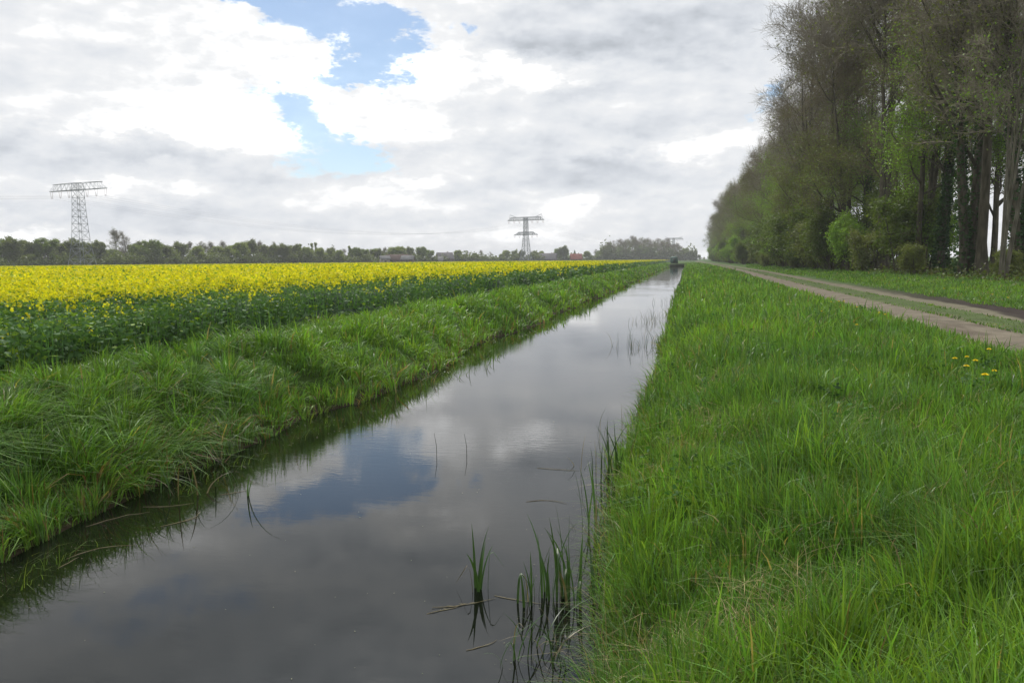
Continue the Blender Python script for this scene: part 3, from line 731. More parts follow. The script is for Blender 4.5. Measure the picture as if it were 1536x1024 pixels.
# the far wood left of the ditch end
for px in np.arange(907, 1022, 5.2):
    top = np.interp(px, [905, 925, 950, 970, 985, 1005, 1015, 1025], [370, 361, 358, 359, 362, 362, 366, 372])
    for dd in (0, 26):
        sky_tree(px + rng.normal(0, 1), top + rng.normal(0, 1) + (1 if dd == 0 else 0), ('olive', 'leafy', 'olive', 'bare')[int(rng.integers(4))], 25,
                 f'tree in the {"front" if dd == 0 else "back"} of the far wood left of the ditch end', dd=dd, sxy=1.0, group='trees of the far wood ' + ('front' if dd == 0 else 'back'))
for px, top, kd in ((1027, 374, 'round'), (1035, 378, 'round'), (1042, 378, 'spruce'), (1049, 383, 'round'), (1056, 386, 'round'), (1064, 386, 'round')):
    sky_tree(px, top, kd, HB[kd], f'{"dark conifer" if kd == "spruce" else "distant tree"} at the vanishing end of the ditch, at photo column {"left" if px < 1040 else "right"} of centre' if False else ('small dark conifer beyond the end of the ditch' if kd == 'spruce' else 'small distant tree beyond the end of the ditch'), group='distant trees beyond the ditch end' + (' conifer' if kd == 'spruce' else ''))
# hedge of undergrowth at the foot of the skyline trees
n = 90000
px_ = rng.uniform(-40, 1050, n); azs = np.interp(px_, AZ_PX, AZ); dd = tree_dist(px_) + rng.uniform(-7, 6, n)
hz = np.abs(rng.normal(0, 1, n)) * np.where(px_ > 900, 4.0, 1.9) * (.6 + vn(px_ * .08, px_ * 0, 3)) + .1
c = np.stack([dd * np.sin(azs), dd * np.cos(azs), hz], -1)
u = runit(n); v = perp(u); s = .33 * dd[:, None] / 400
V, Fq, C = quads(c, u * s, v * s, lerp(np.array([.09, .11, .045]), np.array([.14, .18, .06]), rng.random(n)))
tag(mesh_np('undergrowth', V, [Fq], M['leaf'], None, C), 'dull brown-green scrub along the foot of the skyline trees', 'undergrowth', kind='stuff')

# leaf litter and ground ivy under the belt
N = 60000
x, y, d = polar(N, 3, 34, 40, 560)
k = (x > 15.2) & (x < 32); x, y, d = x[k], y[k], d[k]; n = len(x)
u = runit(n); v = perp(u); s = np.clip(.0011 * d, .05, .3)[:, None]
V, Fq, C = quads(np.stack([x, y, zt(x, y) + np.abs(rng.normal(0, .35, n))], -1), u * s, v * s, lerp(np.array([.06, .055, .03]), np.array([.09, .13, .03]), rng.random(n)))
tag(mesh_np('forest_undergrowth', V, [Fq], M['leaf'], None, C), 'low brambles and litter on the ground under the tree belt', 'undergrowth', kind='stuff')

# ------------------------------------------------------------------ pylons
def lattice(mb, levels, r):
    """levels: list of (z, half width)"""
    for (z0, w0), (z1, w1) in zip(levels[:-1], levels[1:]):
        c0 = [(w0, w0), (w0, -w0), (-w0, -w0), (-w0, w0)]; c1 = [(w1, w1), (w1, -w1), (-w1, -w1), (-w1, w1)]
        for i in range(4):
            j = (i + 1) % 4
            mb.bar((*c0[i], z0), (*c1[i], z1), r * 1.35)
            mb.bar((*c0[i], z0), (*c1[j], z1), r * .7); mb.bar((*c0[j], z0), (*c1[i], z1), r * .7)
            mb.bar((*c1[i], z1), (*c1[j], z1), r * .7)
def arm(mb, L, z, zt_, Lt, hw, r, n=7):
    for s in (-1, 1):
        for t in (-1, 1):
            mb.bar((0, t * hw, z), (s * L, t * .25, z), r * 1.2); mb.bar((0, t * hw, zt_), (s * Lt, t * .2, zt_ if Lt > 2 else z), r)
        for i in range(n):
            a = i / n; b = (i + 1) / n; m_ = (a + b) / 2
            xa, xb = s * L * a, s * L * b; xt = s * Lt * m_
            for t in (-1, 1):
                w_ = lambda q: t * (hw + (.22 - hw) * q)
                mb.bar((xa, w_(a), z), (xt, w_(m_), zt_), r * .6); mb.bar((xt, w_(m_), zt_), (xb, w_(b), z), r * .6)
            mb.bar((xa, hw + (.22 - hw) * a, z), (xb, -(hw + (.22 - hw) * b), z), r * .6)
def insulator(root, x, z, L=1.8, r=.07):
    mb = MB()
    for s in (-1, 1): mb.tube([(x + s * .55, 0, z), (x + s * .42, 0, z - L * .5), (x + s * .15, 0, z - L)], r, 5)
    mb.bar((x - .25, 0, z - L), (x + .25, 0, z - L), r)
    return mb.build('insulator', M['insul'], root)
PD = np.array([138., 295.]); 
def cam2w(r_, d_):
    a = R(YAW); return (r_ * math.cos(a) - d_ * math.sin(a), r_ * math.sin(a) + d_ * math.cos(a))
p1 = cam2w(-.5356 * 240, 240); p2 = cam2w(.0184 * 535, 535); p3 = cam2w(.2025 * 930, 930)
dirw = np.array(p2) - np.array(p1); rot = math.atan2(dirw[1], dirw[0]) - math.pi / 2
GP = 'high voltage pylons crossing the field'
py = empty('pylon', (*p1, 0), rot, 'near left lattice pylon with a single wide crossarm standing in the rapeseed', 'pylon', GP)
mb = MB(); lattice(mb, [(0, 2.9), (3.2, 2.45), (6.4, 2.0), (9.0, 1.75), (11.4, 1.6), (13.6, 1.5), (15.7, 1.4), (17.6, 1.32), (19.4, 1.25), (21.3, 1.2), (23.6, 1.15), (25.6, 1.1)], .060); mb.build('body', M['steel'], py)
mb = MB(); arm(mb, 12.4, 23.6, 25.6, 10.8, 1.15, .075, 6); mb.build('crossarm', M['steel'], py)
for xi in (-11.8, -7.9, -4.0, 4.0, 7.9, 11.8): insulator(py, xi, 23.5, 2.0, .05)
def pylon2(loc, s, label):
    r_ = empty('pylon', (*loc, 0), rot, label, 'pylon', GP)
    mb = MB(); lattice(mb, [(0, 3.4), (4, 2.8), (8, 2.2), (11.5, 1.9), (15, 1.6), (18.6, 1.3), (20.4, 1.25), (23, 1.2), (25.6, 1.15), (28.2, 1.1), (30.2, 1.1)], .14); mb.build('body', M['steel'], r_)
    mb = MB(); arm(mb, 13.2, 28.2, 30.2, 11, 1.1, .17)
    for q in (-1, 1):
        mb.bar((q * 7, 0, 30.2), (q * 11.5, 0, 32), .15); mb.bar((q * 11.5, 0, 32), (q * 12, 0, 28.2), .1)
    mb.build('crossarm', M['steel'], r_)
    mb = MB(); arm(mb, 8.6, 18.6, 20.4, 5.5, 1.3, .17, 5); mb.build('crossarm', M['steel'], r_)
    for xi in (-12.5, -8.5, -4.6, 4.6, 8.5, 12.5): insulator(r_, xi, 28.1, 1.8, .08)
    for xi in (-8.2, -4.6, 4.6, 8.2): insulator(r_, xi, 18.5, 1.6, .08)
    r_.scale = (s, s, s); return r_
pylon2(p2, 1.0, 'middle lattice pylon with two crossarms above the far houses')
pylon2(p3, .86, 'farthest pylon, faint, its crossarm just above the far wood')
def arm_pt(p, u, z, s=1.0): return np.array([p[0] + math.cos(rot) * u * s, p[1] + math.sin(rot) * u * s, z * s])
p0 = (p1[0] - dirw[0] * .9, p1[1] - dirw[1] * .9)
def cable(a, b, sag, lab, grp, r=.010):
    t = np.linspace(0, 1, 28)[:, None]; P = a * (1 - t) + b * t; P[:, 2] -= (sag * 4 * t * (1 - t))[:, 0]
    mb = MB(); mb.tube(P, r, 3); tag(mb.build('power_cable', M['cable'], None), lab, 'power cable', grp)
U6 = (-11.8, -7.9, -4.0, 4.0, 7.9, 11.8); V6 = (-12.5, -8.5, -4.6, 4.6, 8.5, 12.5)
nm6 = ('outermost on the far side', 'second from the far side', 'innermost on the far side', 'innermost on the near side', 'second from the near side', 'outermost on the near side')
for i in range(6):
    cable(arm_pt(p0, U6[i], 21.5), arm_pt(p1, U6[i], 21.5), 6, f'thin overhead cable leaving the frame left of the left pylon, {nm6[i]}', 'cables left of the left pylon')
    cable(arm_pt(p1, U6[i], 21.5), arm_pt(p2, V6[i], 26.3), 9, f'thin overhead cable between left and middle pylon, {nm6[i]}', 'cables between left and middle pylon', .014)
    cable(arm_pt(p2, V6[i], 26.3), arm_pt(p3, V6[i], 26.3, .86), 8, f'thin overhead cable between middle and farthest pylon, {nm6[i]}', 'cables between middle and farthest pylon', .02)

# ------------------------------------------------------------------ buildings
def bmat(n, c, rough=.8): return noise_mat(n, tuple(q * .8 for q in c), tuple(q * 1.15 for q in c), 1.2, rough=rough, bump=.1)
M['brick'] = bmat('wall_brick', (.12, .085, .065)); M['render'] = bmat('wall_render', (.30, .28, .24)); M['redroof'] = bmat('red_tiles', (.27, .10, .08))
M['brownroof'] = bmat('brown_tiles', (.12, .085, .07)); M['greyroof'] = bmat('grey_roof', (.17, .16, .165)); M['paleroof'] = bmat('pale_sheet_roof', (.19, .19, .19)); M['glass'] = bmat('window_glass', (.04, .05, .06), .1)
M['hutgreen'] = bmat('hut_paint', (.05, .11, .085), .6); M['hutdark'] = bmat('hut_dark', (.02, .035, .026)); M['concrete'] = bmat('concrete', (.045, .06, .03))
def house(px, d, w, dp, hw, hr, wall, roof, label, rz=0.0, windows=3):
    x_, y_ = at(px, d); a = -azim(px) + rz
    h = empty('house', (x_, y_, 0), a, label, 'house', 'houses beyond the rapeseed')
    mb = MB(); mb.box(-w / 2, w / 2, -dp / 2, dp / 2, -.1, hw)
    mb.add([(-w / 2, -dp / 2, hw), (-w / 2, dp / 2, hw), (-w / 2, 0, hw + hr - .1), (w / 2, -dp / 2, hw), (w / 2, dp / 2, hw), (w / 2, 0, hw + hr - .1)], [(0, 2, 1), (3, 4, 5)])
    mb.build('wall', wall, h)
    o_ = .5; mb = MB(); e = hw - .3
    for s in (-1, 1):
        mb.add([(-w / 2 - o_, s * (dp / 2 + o_), e), (w / 2 + o_, s * (dp / 2 + o_), e), (w / 2 + o_, 0, hw + hr), (-w / 2 - o_, 0, hw + hr),
                (-w / 2 - o_, s * (dp / 2 + o_), e + .18), (w / 2 + o_, s * (dp / 2 + o_), e + .18), (w / 2 + o_, 0, hw + hr + .2), (-w / 2 - o_, 0, hw + hr + .2)],
               [(0, 1, 2, 3), (4, 7, 6, 5), (0, 4, 5, 1), (1, 5, 6, 2), (3, 7, 4, 0)])
    rf = mb.build('roof', roof, h)
    MB().box(w * .2, w * .2 + .7, .6, 1.3, hw + hr - 1, hw + hr + .8).build('chimney', M['brick'], rf)
    for i in range(windows):
        cx = (i - (windows - 1) / 2) * w / (windows + .3)
        fr = MB().box(cx - .7, cx + .7, -dp / 2 - .06, -dp / 2 - .003, .9, 2.3).build('window', M['render'], h)
        MB().box(cx - .58, cx + .58, -dp / 2 - .08, -dp / 2 - .063, 1.02, 2.18).build('pane', M['glass'], fr)
    return h
house(864, 640, 8.5, 8, 2.4, 4.0, M['brick'], M['redroof'], 'house with a bright red tiled roof beside the dark spruce', .1)
house(822, 640, 13, 10, 2.6, 4.4, M['brick'], M['greyroof'], 'low barn with a grey-brown roof left of the round tree', -.1)
house(577, 420, 4.5, 4.5, 3.2, 1.3, M['render'], M['paleroof'], 'small pale-walled house at the left of the farm group', .2, 1)
house(597, 425, 11, 7, 2.6, 2.6, M['brick'], M['brownroof'], 'long low farm building with a brown roof', .05)
house(612, 423, 6, 5, 2.8, 1.8, M['brick'], M['paleroof'], 'small farm outbuilding with a pale sheet roof', -.2, 1)
house(650, 520, 12, 8, 2.4, 1.9, M['render'], M['paleroof'], 'low shed with a light metal roof right of the farm group', 0, 2)
house(667, 535, 10, 9, 3.2, 4.0, M['brick'], M['greyroof'], 'dark-roofed barn left of the rounded skyline trees', .3, 2)

# hut and culvert where the ditch ends
x_, y_ = -4.9, Y_END + 16
ht = empty('hut', (x_, y_, .0), .15, 'small dark green hut standing over the far end of the ditch', 'hut')
MB().box(-1.5, 1.5, -1.2, 1.2, .35, 2.1).build('wall', M['hutgreen'], ht); ht.scale = (.9, .9, .85)
mb = MB(); mb.add([(-1.7, -1.4, 2.25), (1.7, -1.4, 2.25), (1.7, 1.4, 2.25), (-1.7, 1.4, 2.25), (-1.0, -.2, 3.0), (1.0, -.2, 3.0), (1.0, .2, 3.0), (-1.0, .2, 3.0)],
    [(0, 3, 2, 1), (4, 5, 6, 7), (0, 1, 5, 4), (1, 2, 6, 5), (2, 3, 7, 6), (3, 0, 4, 7)]); mb.build('roof', M['hutgreen'], ht)
MB().box(-1.6, 1.6, -1.3, 1.3, -.1, .347).build('base', M['hutdark'], ht)
MB().box(-.45, .45, -1.23, -1.203, .4, 2.1).build('door', M['hutdark'], ht)
cu = empty('culvert', (-3.55, Y_END + 1.5, -1.2), 0, 'concrete culvert mouth closing the far end of the ditch', 'culvert')
MB().box(-2.6, 2.6, 0, .35, -.2, 1.15).build('headwall', M['concrete'], cu)
mb = MB(); V_, Q_ = tubes(np.array([[[0, -.25, .35], [0, .0, .35]]]), np.array([[.55, .55]]), 20); mb.add(V_, Q_)
V_, Q_ = tubes(np.array([[[0, -.25, .35], [0, .0, .35]]]), np.array([[.45, .45]]), 20); mb.add(V_, Q_[:, ::-1])
mb.build('pipe', M['hutdark'], cu)

# ------------------------------------------------------------------ reeds
def reed_leaf(p, h, lean_az, bend, w, tw=.0, fold=0.0):
    k = 9; t = np.linspace(0, 1, k)
    out = h * bend * t ** 2.2; up = h * (t - .45 * bend * t ** 3)
    if fold:  # snapped over at `fold` of its length
        i = t > fold
        up = np.where(i, h * (fold - (t - fold) * .8), up); out = np.where(i, h * (bend * fold ** 2.2 + (t - fold) * .55), out)
    P = np.stack([p[0] + np.cos(lean_az) * out, p[1] + np.sin(lean_az) * out, p[2] + up], -1)
    fa = lean_az + math.pi / 2 + tw + t * rng.normal(0, .5)
    sd = np.stack([np.cos(fa), np.sin(fa), np.zeros(k)], -1)
    ww = w * np.array([.6, .8, 1, 1, .95, .85, .65, .4, .05])[:, None] * .5
    nv = np.array([np.cos(lean_az), np.sin(lean_az), 0])[None] * ww * .35
    V = np.stack([P - sd * ww, P - nv, P + sd * ww], 1).reshape(-1, 3)
    q = []
    for i in range(k - 1):
        b = 3 * i; q += [(b, b + 1, b + 4, b + 3), (b + 1, b + 2, b + 5, b + 4)]
    return V, np.array(q)
def reed_clump(px, py, nleaf, hmin, hmax, label, spread=.1, w=.022, dark=1.0, dry=.1, each=True, folds=0, group='reed clumps in the water by the right bank', bend=(.03, .3), rs=1.15):
    x0, y0 = ground(px, py, WZ)
    r_ = empty('reed_clump', (x0, y0, WZ), 0, label, 'reeds', group)
    mb = MB(); cols = []
    for i in range(nleaf):
        p = (rng.normal(0, spread), rng.normal(0, spread), -.12)
        fo = rng.uniform(.55, .75) if i < folds else 0
        V, Q_ = reed_leaf(p, rng.uniform(hmin, hmax) * rs + .12, rng.uniform(0, 6.28), rng.uniform(*bend), w * rng.uniform(.7, 1.2), rng.normal(0, .5), fo)
        c = np.array([.050, .105, .030]) * dark * rng.uniform(.7, 1.35)
        if rng.random() < dry: c = np.array([.24, .20, .12]) * rng.uniform(.5, 1.1)
        if each: mesh_np('leaf', V, [Q_], M['reed'], r_, np.broadcast_to(c, (len(V), 3)))
        else: mb.add(V, Q_); cols.append(np.broadcast_to(c, (len(V), 3)))
    if not each: mb.build('leaves', M['reed'], r_, col=np.concatenate(cols))
    return r_
reed_clump(722, 885, 7, .28, .50, 'small reed clump standing alone in open water, with two leaves snapped over', .045, folds=2)
reed_clump(798, 905, 11, .2, .52, 'sparse reed clump between the lone clump and the dense one', .075, folds=2)
reed_clump(846, 898, 30, .2, .68, 'dense tall reed clump against the near right bank', .095, folds=5)
reed_clump(775, 985, 11, .2, .42, 'thin reeds with drooping leaves at the bottom of the photo', .09, w=.011, bend=(.3, .9))
reed_clump(830, 985, 14, .2, .45, 'thin dark reeds in front of the dense tall clump', .09, w=.011, dark=.6, dry=.2, bend=(.1, .9))
reed_clump(884, 795, 9, .35, .72, 'upright reed clump with pale leaves a little way up the bank', .07, w=.018, dark=1.2)
reed_clump(880, 800, 12, .15, .35, 'tangle of thin dark stems below the upright pale-leaved reeds', .16, w=.006, dark=.4, dry=.2, bend=(.2, 1.2))
reed_clump(912, 728, 10, .4, .85, 'tall dark bulrush clump where the bank meets the water', .08, w=.022, dark=.9)
reed_clump(905, 715, 18, .3, .7, 'thin brown-headed stems beside the tall dark bulrush clump', .2, w=.008, dark=.6, dry=.5)
reed_clump(852, 708, 4, .15, .3, 'few dark bent stems on the water left of the bulrushes', .12, w=.008, dark=.4, dry=.1, bend=(.5, 1.3))
reed_clump(935, 660, 14, .2, .5, 'low stems beyond the bulrushes at the bank foot', .2, w=.01, dark=.7, dry=.3)
for (px, py, nl, lab) in ((945, 520, 16, 'outermost tuft of the distant reed bed'), (962, 523, 26, 'middle front tuft of the distant reed bed'), (981, 515, 24, 'front tuft of the distant reed bed touching the bank'),
                          (965, 486, 24, 'back left tuft of the distant reed bed'), (978, 482, 30, 'back middle tuft of the distant reed bed'), (990, 474, 30, 'back right tuft of the distant reed bed'), (997, 455, 24, 'farthest tuft of the distant reed bed')):
    reed_clump(px, py, nl, .12, .8, lab, .36, w=.011, dark=.6, dry=.3, each=False, bend=(.05, .9), rs=1.0, group='distant reed bed by the right bank')
for px, py, h, lab in ((655, 683, .32, 'single thin stem rising from open water, the left one'), (700, 682, .30, 'single bent stem rising from open water, the right one')):
    x0, y0 = ground(px, py, WZ); r_ = empty('lone_reed', (x0, y0, WZ), 0, label=lab, cat='reed', group='lone stems in open water')
    mb = MB(); mb.tube([(0, 0, -.1), (.0, 0, h * .4), (-.015, 0, h * .7), (-.03, 0, h)], [.004, .004, .003, .002], 5); mb.build('stem', noise_mat('dark_stem', (.02, .03, .015), (.04, .05, .02), 5), r_)
for px, py, nl, lab in ((282, 738, 9, 'reed tuft leaning out from the left bank'), (345, 742, 6, 'thin pale-tipped reeds right of the leaning tuft on the left bank'), (590, 590, 8, 'pale reeds in front of the left bank, nearest of the two'), (640, 578, 10, 'pale reeds in front of the left bank, farther of the two')):
    reed_clump(px, py, nl, .3, .6, lab, .16, w=.016, dark=1.3, dry=.35, group='reeds by the left bank', bend=(.2, 1.0))

# floating dead stems
GFL = 'dead stems floating on the water'
fl = [((100, 838), (205, 818), 'pale straw floating by the left bank, leftmost and long'), ((88, 852), (118, 836), 'short straw left of the leftmost long straw'), ((240, 790), (300, 776), 'bent straw afloat in the left bank reflection'),
      ((130, 790), (225, 768), 'long curved straw close to the left bank foot'), ((215, 760), (290, 755), 'straight straw below the leaning reed tuft'), ((262, 785), (300, 768), 'short pale straw right of the long curved one'),
      ((575, 585), (600, 586), 'pale stem lying at the left bank waterline in the middle distance'), ((648, 912), (745, 897), 'branched pale stem floating left of the lone reed clump'), ((640, 920), (700, 905), 'thinner pale stem beside the branched one'),
      ((740, 893), (812, 906), 'curved dead leaf floating between two reed clumps'), ((805, 702), (868, 706), 'thin pale straw near the bent stems by the bulrushes'), ((790, 752), (850, 756), 'faint straw on the water below the bulrushes'), ((330, 742), (372, 735), 'straw touching the left bank reflection edge'), ((700, 975), (745, 960), 'short straw near the bottom of the water')]
M['fl'] = noise_mat('dead_stem', (.16, .13, .07), (.34, .30, .19), 8, bump=.2)
for a, b, lab in fl:
    A = np.array([*ground(*a, WZ), WZ + .004]); B = np.array([*ground(*b, WZ), WZ + .006]); c0 = A.copy(); L_ = np.linalg.norm(B - A)
    mb = MB(); t = np.linspace(0, 1, 7)[:, None]; nrm = np.array([-(B - A)[1], (B - A)[0], 0]) * rng.normal(0, .12)
    P = (A - c0) * (1 - t) + (B - c0) * t + nrm * np.sin(t * 3.1) + rng.normal(0, .004, (7, 3)) * [1, 1, .4]
    mb.tube(P, [.002, .003, .003, .0028, .0025, .002, .001], 5)
    if 'branched' in lab:
        for q in (2, 3, 4): mb.tube([P[q], P[q] + (P[q] - P[q + 1]) * 1.2 + np.array([.03, .06, .0])], [.002, .001], 4)
    o = mb.build('floating_stem', M['fl']); o.location = c0; tag(o, lab, 'dead stem', GFL)

# ------------------------------------------------------------------ dandelions
yel = noise_mat('dandelion', (.75, .55, .01), (.85, .68, .02), 60, bump=.6, dist=.01)
stm = noise_mat('dandelion_stem', (.12, .2, .05), (.18, .26, .07), 20)
dl = empty('dandelion', (0, 0, 0)); MB().tube([(0, 0, 0), (.01, 0, .15), (0, .01, .28)], [.004, .0035, .003], 5).build('stem', stm, dl)
mb = MB()
for ring, (r_, zz, n_) in enumerate(((.030, .0, 22), (.022, .008, 16), (.012, .014, 10))):
    for i in range(n_):
        a = 6.283 * i / n_ + ring; ca, sa = math.cos(a), math.sin(a)
        mb.add([(0, 0, .28), (r_ * ca - .004 * sa, r_ * sa + .004 * ca, .288 + zz), (r_ * 1.1 * ca, r_ * 1.1 * sa, .290 + zz), (r_ * ca + .004 * sa, r_ * sa - .004 * ca, .288 + zz)], [(0, 1, 2, 3)])
mb.build('flower_head', yel, dl)
dd_ = [(1483, 533, 'topmost dandelion of the near right group', 1.2), (1432, 543, 'leftmost dandelion of the near right group', 1.2), (1450, 540, 'pale dandelion second from left in the near right group', 1), (1463, 545, 'dandelion at the centre of the near right group', 1.3), (1449, 560, 'dandelion below the left side of the near right group', 1.3),
       (1477, 573, 'lowest and largest dandelion of the near right group', 1.6), (1491, 568, 'small dandelion right of the lowest one', 1), (1351, 484, 'lone dandelion beside the near rut', 1.4), (1319, 472, 'left one of two close dandelions beside the rut', 1.3), (1327, 476, 'right one of two close dandelions beside the rut', 1.3),
       (1266, 457, 'rightmost of the far row of dandelions at the rut', 1.5), (1258, 456, 'second from right of the far row at the rut', 1.4), (1247, 455, 'third from right of the far row at the rut', 1.3), (1229, 444, 'farthest dandelion on the left edge of the track', 1.5), (1285, 465, 'dandelion between the far row and the close pair', 1.2), (1285, 491, 'dandelion out in the meadow below the far row', 1.2), (1232, 471, 'leftmost dandelion in the meadow', 1.2)]
dv = [(1416, 434, 'big dandelion in the middle of the forest verge', 2.6), (1328, 425, 'leftmost dandelion on the forest verge', 2), (1512, 447, 'rightmost dandelion on the forest verge', 1.8), (1489, 443, 'second from right dandelion on the forest verge', 2), (1444, 430, 'dandelion near the tree foot on the forest verge', 1.8), (1348, 421, 'far dandelion on the left of the forest verge', 1.8)]
for i, (px, py, lab, s) in enumerate(dd_ + dv):
    x0, y0 = ground(px, py, .22)
    o = dl
    if i:
        o = dl.copy(); COL.objects.link(o)
        for ch in dl.children: c = ch.copy(); COL.objects.link(c); c.parent = o
    o.location = (x0, y0, float(zt(x0, y0))); s2 = 1 + (s - 1) * .6; o.scale = (s2, s2, 1 if i < 17 else .8); o.rotation_euler = (0, 0, rng.uniform(0, 6))
    tag(o, lab, 'dandelion', 'dandelions beside the track')

# ------------------------------------------------------------------ sky
W = bpy.data.worlds.new('World'); SC.world = W; W.use_nodes = True
nt = W.node_tree; nt.nodes.clear(); Lk = nt.links
SUN_EL, SUN_AZ = 52.0, -25.0      # azimuth measured from +Y towards +X
sky = node(nt, 'ShaderNodeTexSky', sky_type='NISHITA'); sky.sun_disc = False
sky.sun_elevation = R(SUN_EL); sky.sun_rotation = R(SUN_AZ); sky.air_density = 1.0; sky.dust_density = .2; sky.ozone_density = 1.2
def math_(op, a, b=None, c=None):
    n = node(nt, 'ShaderNodeMath', operation=op)
    for i, q in enumerate((a, b, c)):
        if q is None: continue
        if isinstance(q, (int, float)): n.inputs[i].default_value = q
        else: Lk.new(q, n.inputs[i])
    return n.outputs[0]
tc = node(nt, 'ShaderNodeTexCoord'); dirv = tc.outputs['Generated']
sp_ = node(nt, 'ShaderNodeSeparateXYZ'); Lk.new(dirv, sp_.inputs[0])
dx, dy, dz = sp_.outputs
az_ = math_('ARCTAN2', dx, dy); el_ = math_('ARCSINE', dz)
zz = math_('ADD', math_('MAXIMUM', dz, 0.0), .16)
cv = node(nt, 'ShaderNodeCombineXYZ'); Lk.new(math_('DIVIDE', dx, zz), cv.inputs[0]); Lk.new(math_('DIVIDE', dy, zz), cv.inputs[1])
def noise(vec, sc, det, rough=.55, w=0.0, lac=2.1):
    n = node(nt, 'ShaderNodeTexNoise', noise_dimensions='4D'); n.inputs['Scale'].default_value = sc; n.inputs['Detail'].default_value = det
    n.inputs['Roughness'].default_value = rough; n.inputs['W'].default_value = w; n.inputs['Lacunarity'].default_value = lac
    Lk.new(vec, n.inputs['Vector']); return n
av = node(nt, 'ShaderNodeCombineXYZ'); Lk.new(az_, av.inputs[0]); Lk.new(math_('MULTIPLY', el_, 2.2), av.inputs[1])
wn1 = noise(av.outputs[0], 7.5, 9, .66, 3.1)
wsp = node(nt, 'ShaderNodeSeparateColor'); Lk.new(wn1.outputs['Color'], wsp.inputs[0])
azw = math_('ADD', az_, math_('MULTIPLY', math_('SUBTRACT', wsp.outputs[0], .5), .26))
elw = math_('ADD', el_, math_('MULTIPLY', math_('SUBTRACT', wsp.outputs[1], .5), .13))
bv = node(nt, 'ShaderNodeCombineXYZ'); Lk.new(azw, bv.inputs[0]); Lk.new(elw, bv.inputs[1])
def blob(px, py, rx, ry):
    d = ray(px, py); a = math.atan2(d.x, d.y); e = math.asin(d.z); sx, sy = F / rx, F / ry
    n = node(nt, 'ShaderNodeVectorMath', operation='MULTIPLY_ADD'); Lk.new(bv.outputs[0], n.inputs[0])
    n.inputs[1].default_value = (sx, sy, 0); n.inputs[2].default_value = (-a * sx, -e * sy, 0)
    l = node(nt, 'ShaderNodeVectorMath', operation='LENGTH'); Lk.new(n.outputs[0], l.inputs[0])
    m = node(nt, 'ShaderNodeMapRange', interpolation_type='SMOOTHSTEP'); Lk.new(l.outputs['Value'], m.inputs['Value'])
    m.inputs['From Min'].default_value = 0; m.inputs['From Max'].default_value = 1.7; m.inputs['To Min'].default_value = 1; m.inputs['To Max'].default_value = 0
    return m.outputs[0]
def total(lst, start=0.0):
    acc = None
    for *b, w_ in lst:
        acc = math_('MULTIPLY_ADD', blob(*b), w_, start if acc is None else acc)
    return acc
blue = total([(470, 15, 95, 26, 1.0), (565, 40, 60, 30, 1.0), (575, 92, 38, 34, 1.0), (520, 118, 50, 16, .9), (430, 152, 55, 17, .95), (470, 185, 45, 18, .8),
              (500, 225, 60, 26, 1.0), (560, 235, 45, 22, .9), (510, 262, 55, 16, .6), (395, 2, 50, 14, .8), (690, 35, 18, 12, .6), (1132, 145, 24, 14, .9), (1110, 175, 16, 10, .5),
              (200, -170, 160, 60, .5), (900, -300, 150, 60, .7), (1400, -260, 160, 50, .5)])
nb = noise(av.outputs[0], 16, 10, .66, 1.7)
bl = math_('MULTIPLY_ADD', math_('SUBTRACT', nb.outputs['Fac'], .5), 1.9, blue)
bm = node(nt, 'ShaderNodeMapRange', interpolation_type='SMOOTHSTEP'); Lk.new(bl, bm.inputs['Value'])
bm.inputs['From Min'].default_value = .24; bm.inputs['From Max'].default_value = .82; bm.inputs['To Max'].default_value = .9
shade = total([(930, 30, 230, 50, -.50), (790, 65, 110, 22, -.25), (1080, 60, 90, 60, -.25), (70, 212, 170, 22, -.50), (40, 260, 130, 22, -.35), (230, 232, 110, 16, -.25), (430, 272, 110, 20, -.28),
               (850, 138, 45, 10, -.22), (700, 215, 60, 16, -.2), (870, 255, 200, 26, -.38), (760, 290, 160, 20, -.30), (1000, 280, 120, 22, -.28), (640, 330, 150, 14, -.22), (230, 330, 180, 20, -.30), (60, 320, 70, 16, -.2), (400, 345, 120, 10, -.2),
               (940, 180, 170, 30, -.18), (1000, 330, 80, 10, -.15), (120, 20, 120, 40, -.12),
               (330, 80, 190, 60, .30), (330, 195, 90, 26, .35), (480, 110, 40, 30, .2), (650, 120, 50, 60, .35), (790, 108, 45, 26, .40), (600, 190, 60, 22, .25), (1050, 225, 60, 26, .4), (620, 275, 60, 14, .3), (960, 226, 60, 12, .2), (130, 130, 120, 40, .1),
               (180, 283, 110, 12, .3), (30, 340, 60, 12, .35), (700, 30, 60, 30, .25),
               (560, -130, 260, 55, -.30), (200, -300, 300, 120, -.50), (800, -420, 400, 160, -.5), (1000, -160, 200, 50, -.25), (650, -40, 130, 25, .2), (80, -60, 180, 40, .2)], .80)
n2 = noise(cv.outputs[0], 1.3, 6, .48, 5.0); n3 = noise(av.outputs[0], 9, 8, .52, 8.0)
lum = math_('MULTIPLY_ADD', math_('SUBTRACT', n2.outputs['Fac'], .48), .6, shade)
lum = math_('MULTIPLY_ADD', math_('SUBTRACT', n3.outputs['Fac'], .48), .45, lum)
def relief(sc, dy_, k, w, lum_):
    up = node(nt, 'ShaderNodeVectorMath', operation='ADD'); Lk.new(av.outputs[0], up.inputs[0]); up.inputs[1].default_value = (-dy_ * .35, dy_, 0)
    a = noise(av.outputs[0], sc, 8, .54, w); b = noise(up.outputs[0], sc, 8, .54, w)
    return math_('MULTIPLY_ADD', math_('SUBTRACT', a.outputs['Fac'], b.outputs['Fac']), k, lum_)
lum = relief(4.2, .055, 2.0, 2.0, lum); lum = relief(11, .028, 1.0, 4.0, lum); lum = relief(26, .012, .5, 6.0, lum)
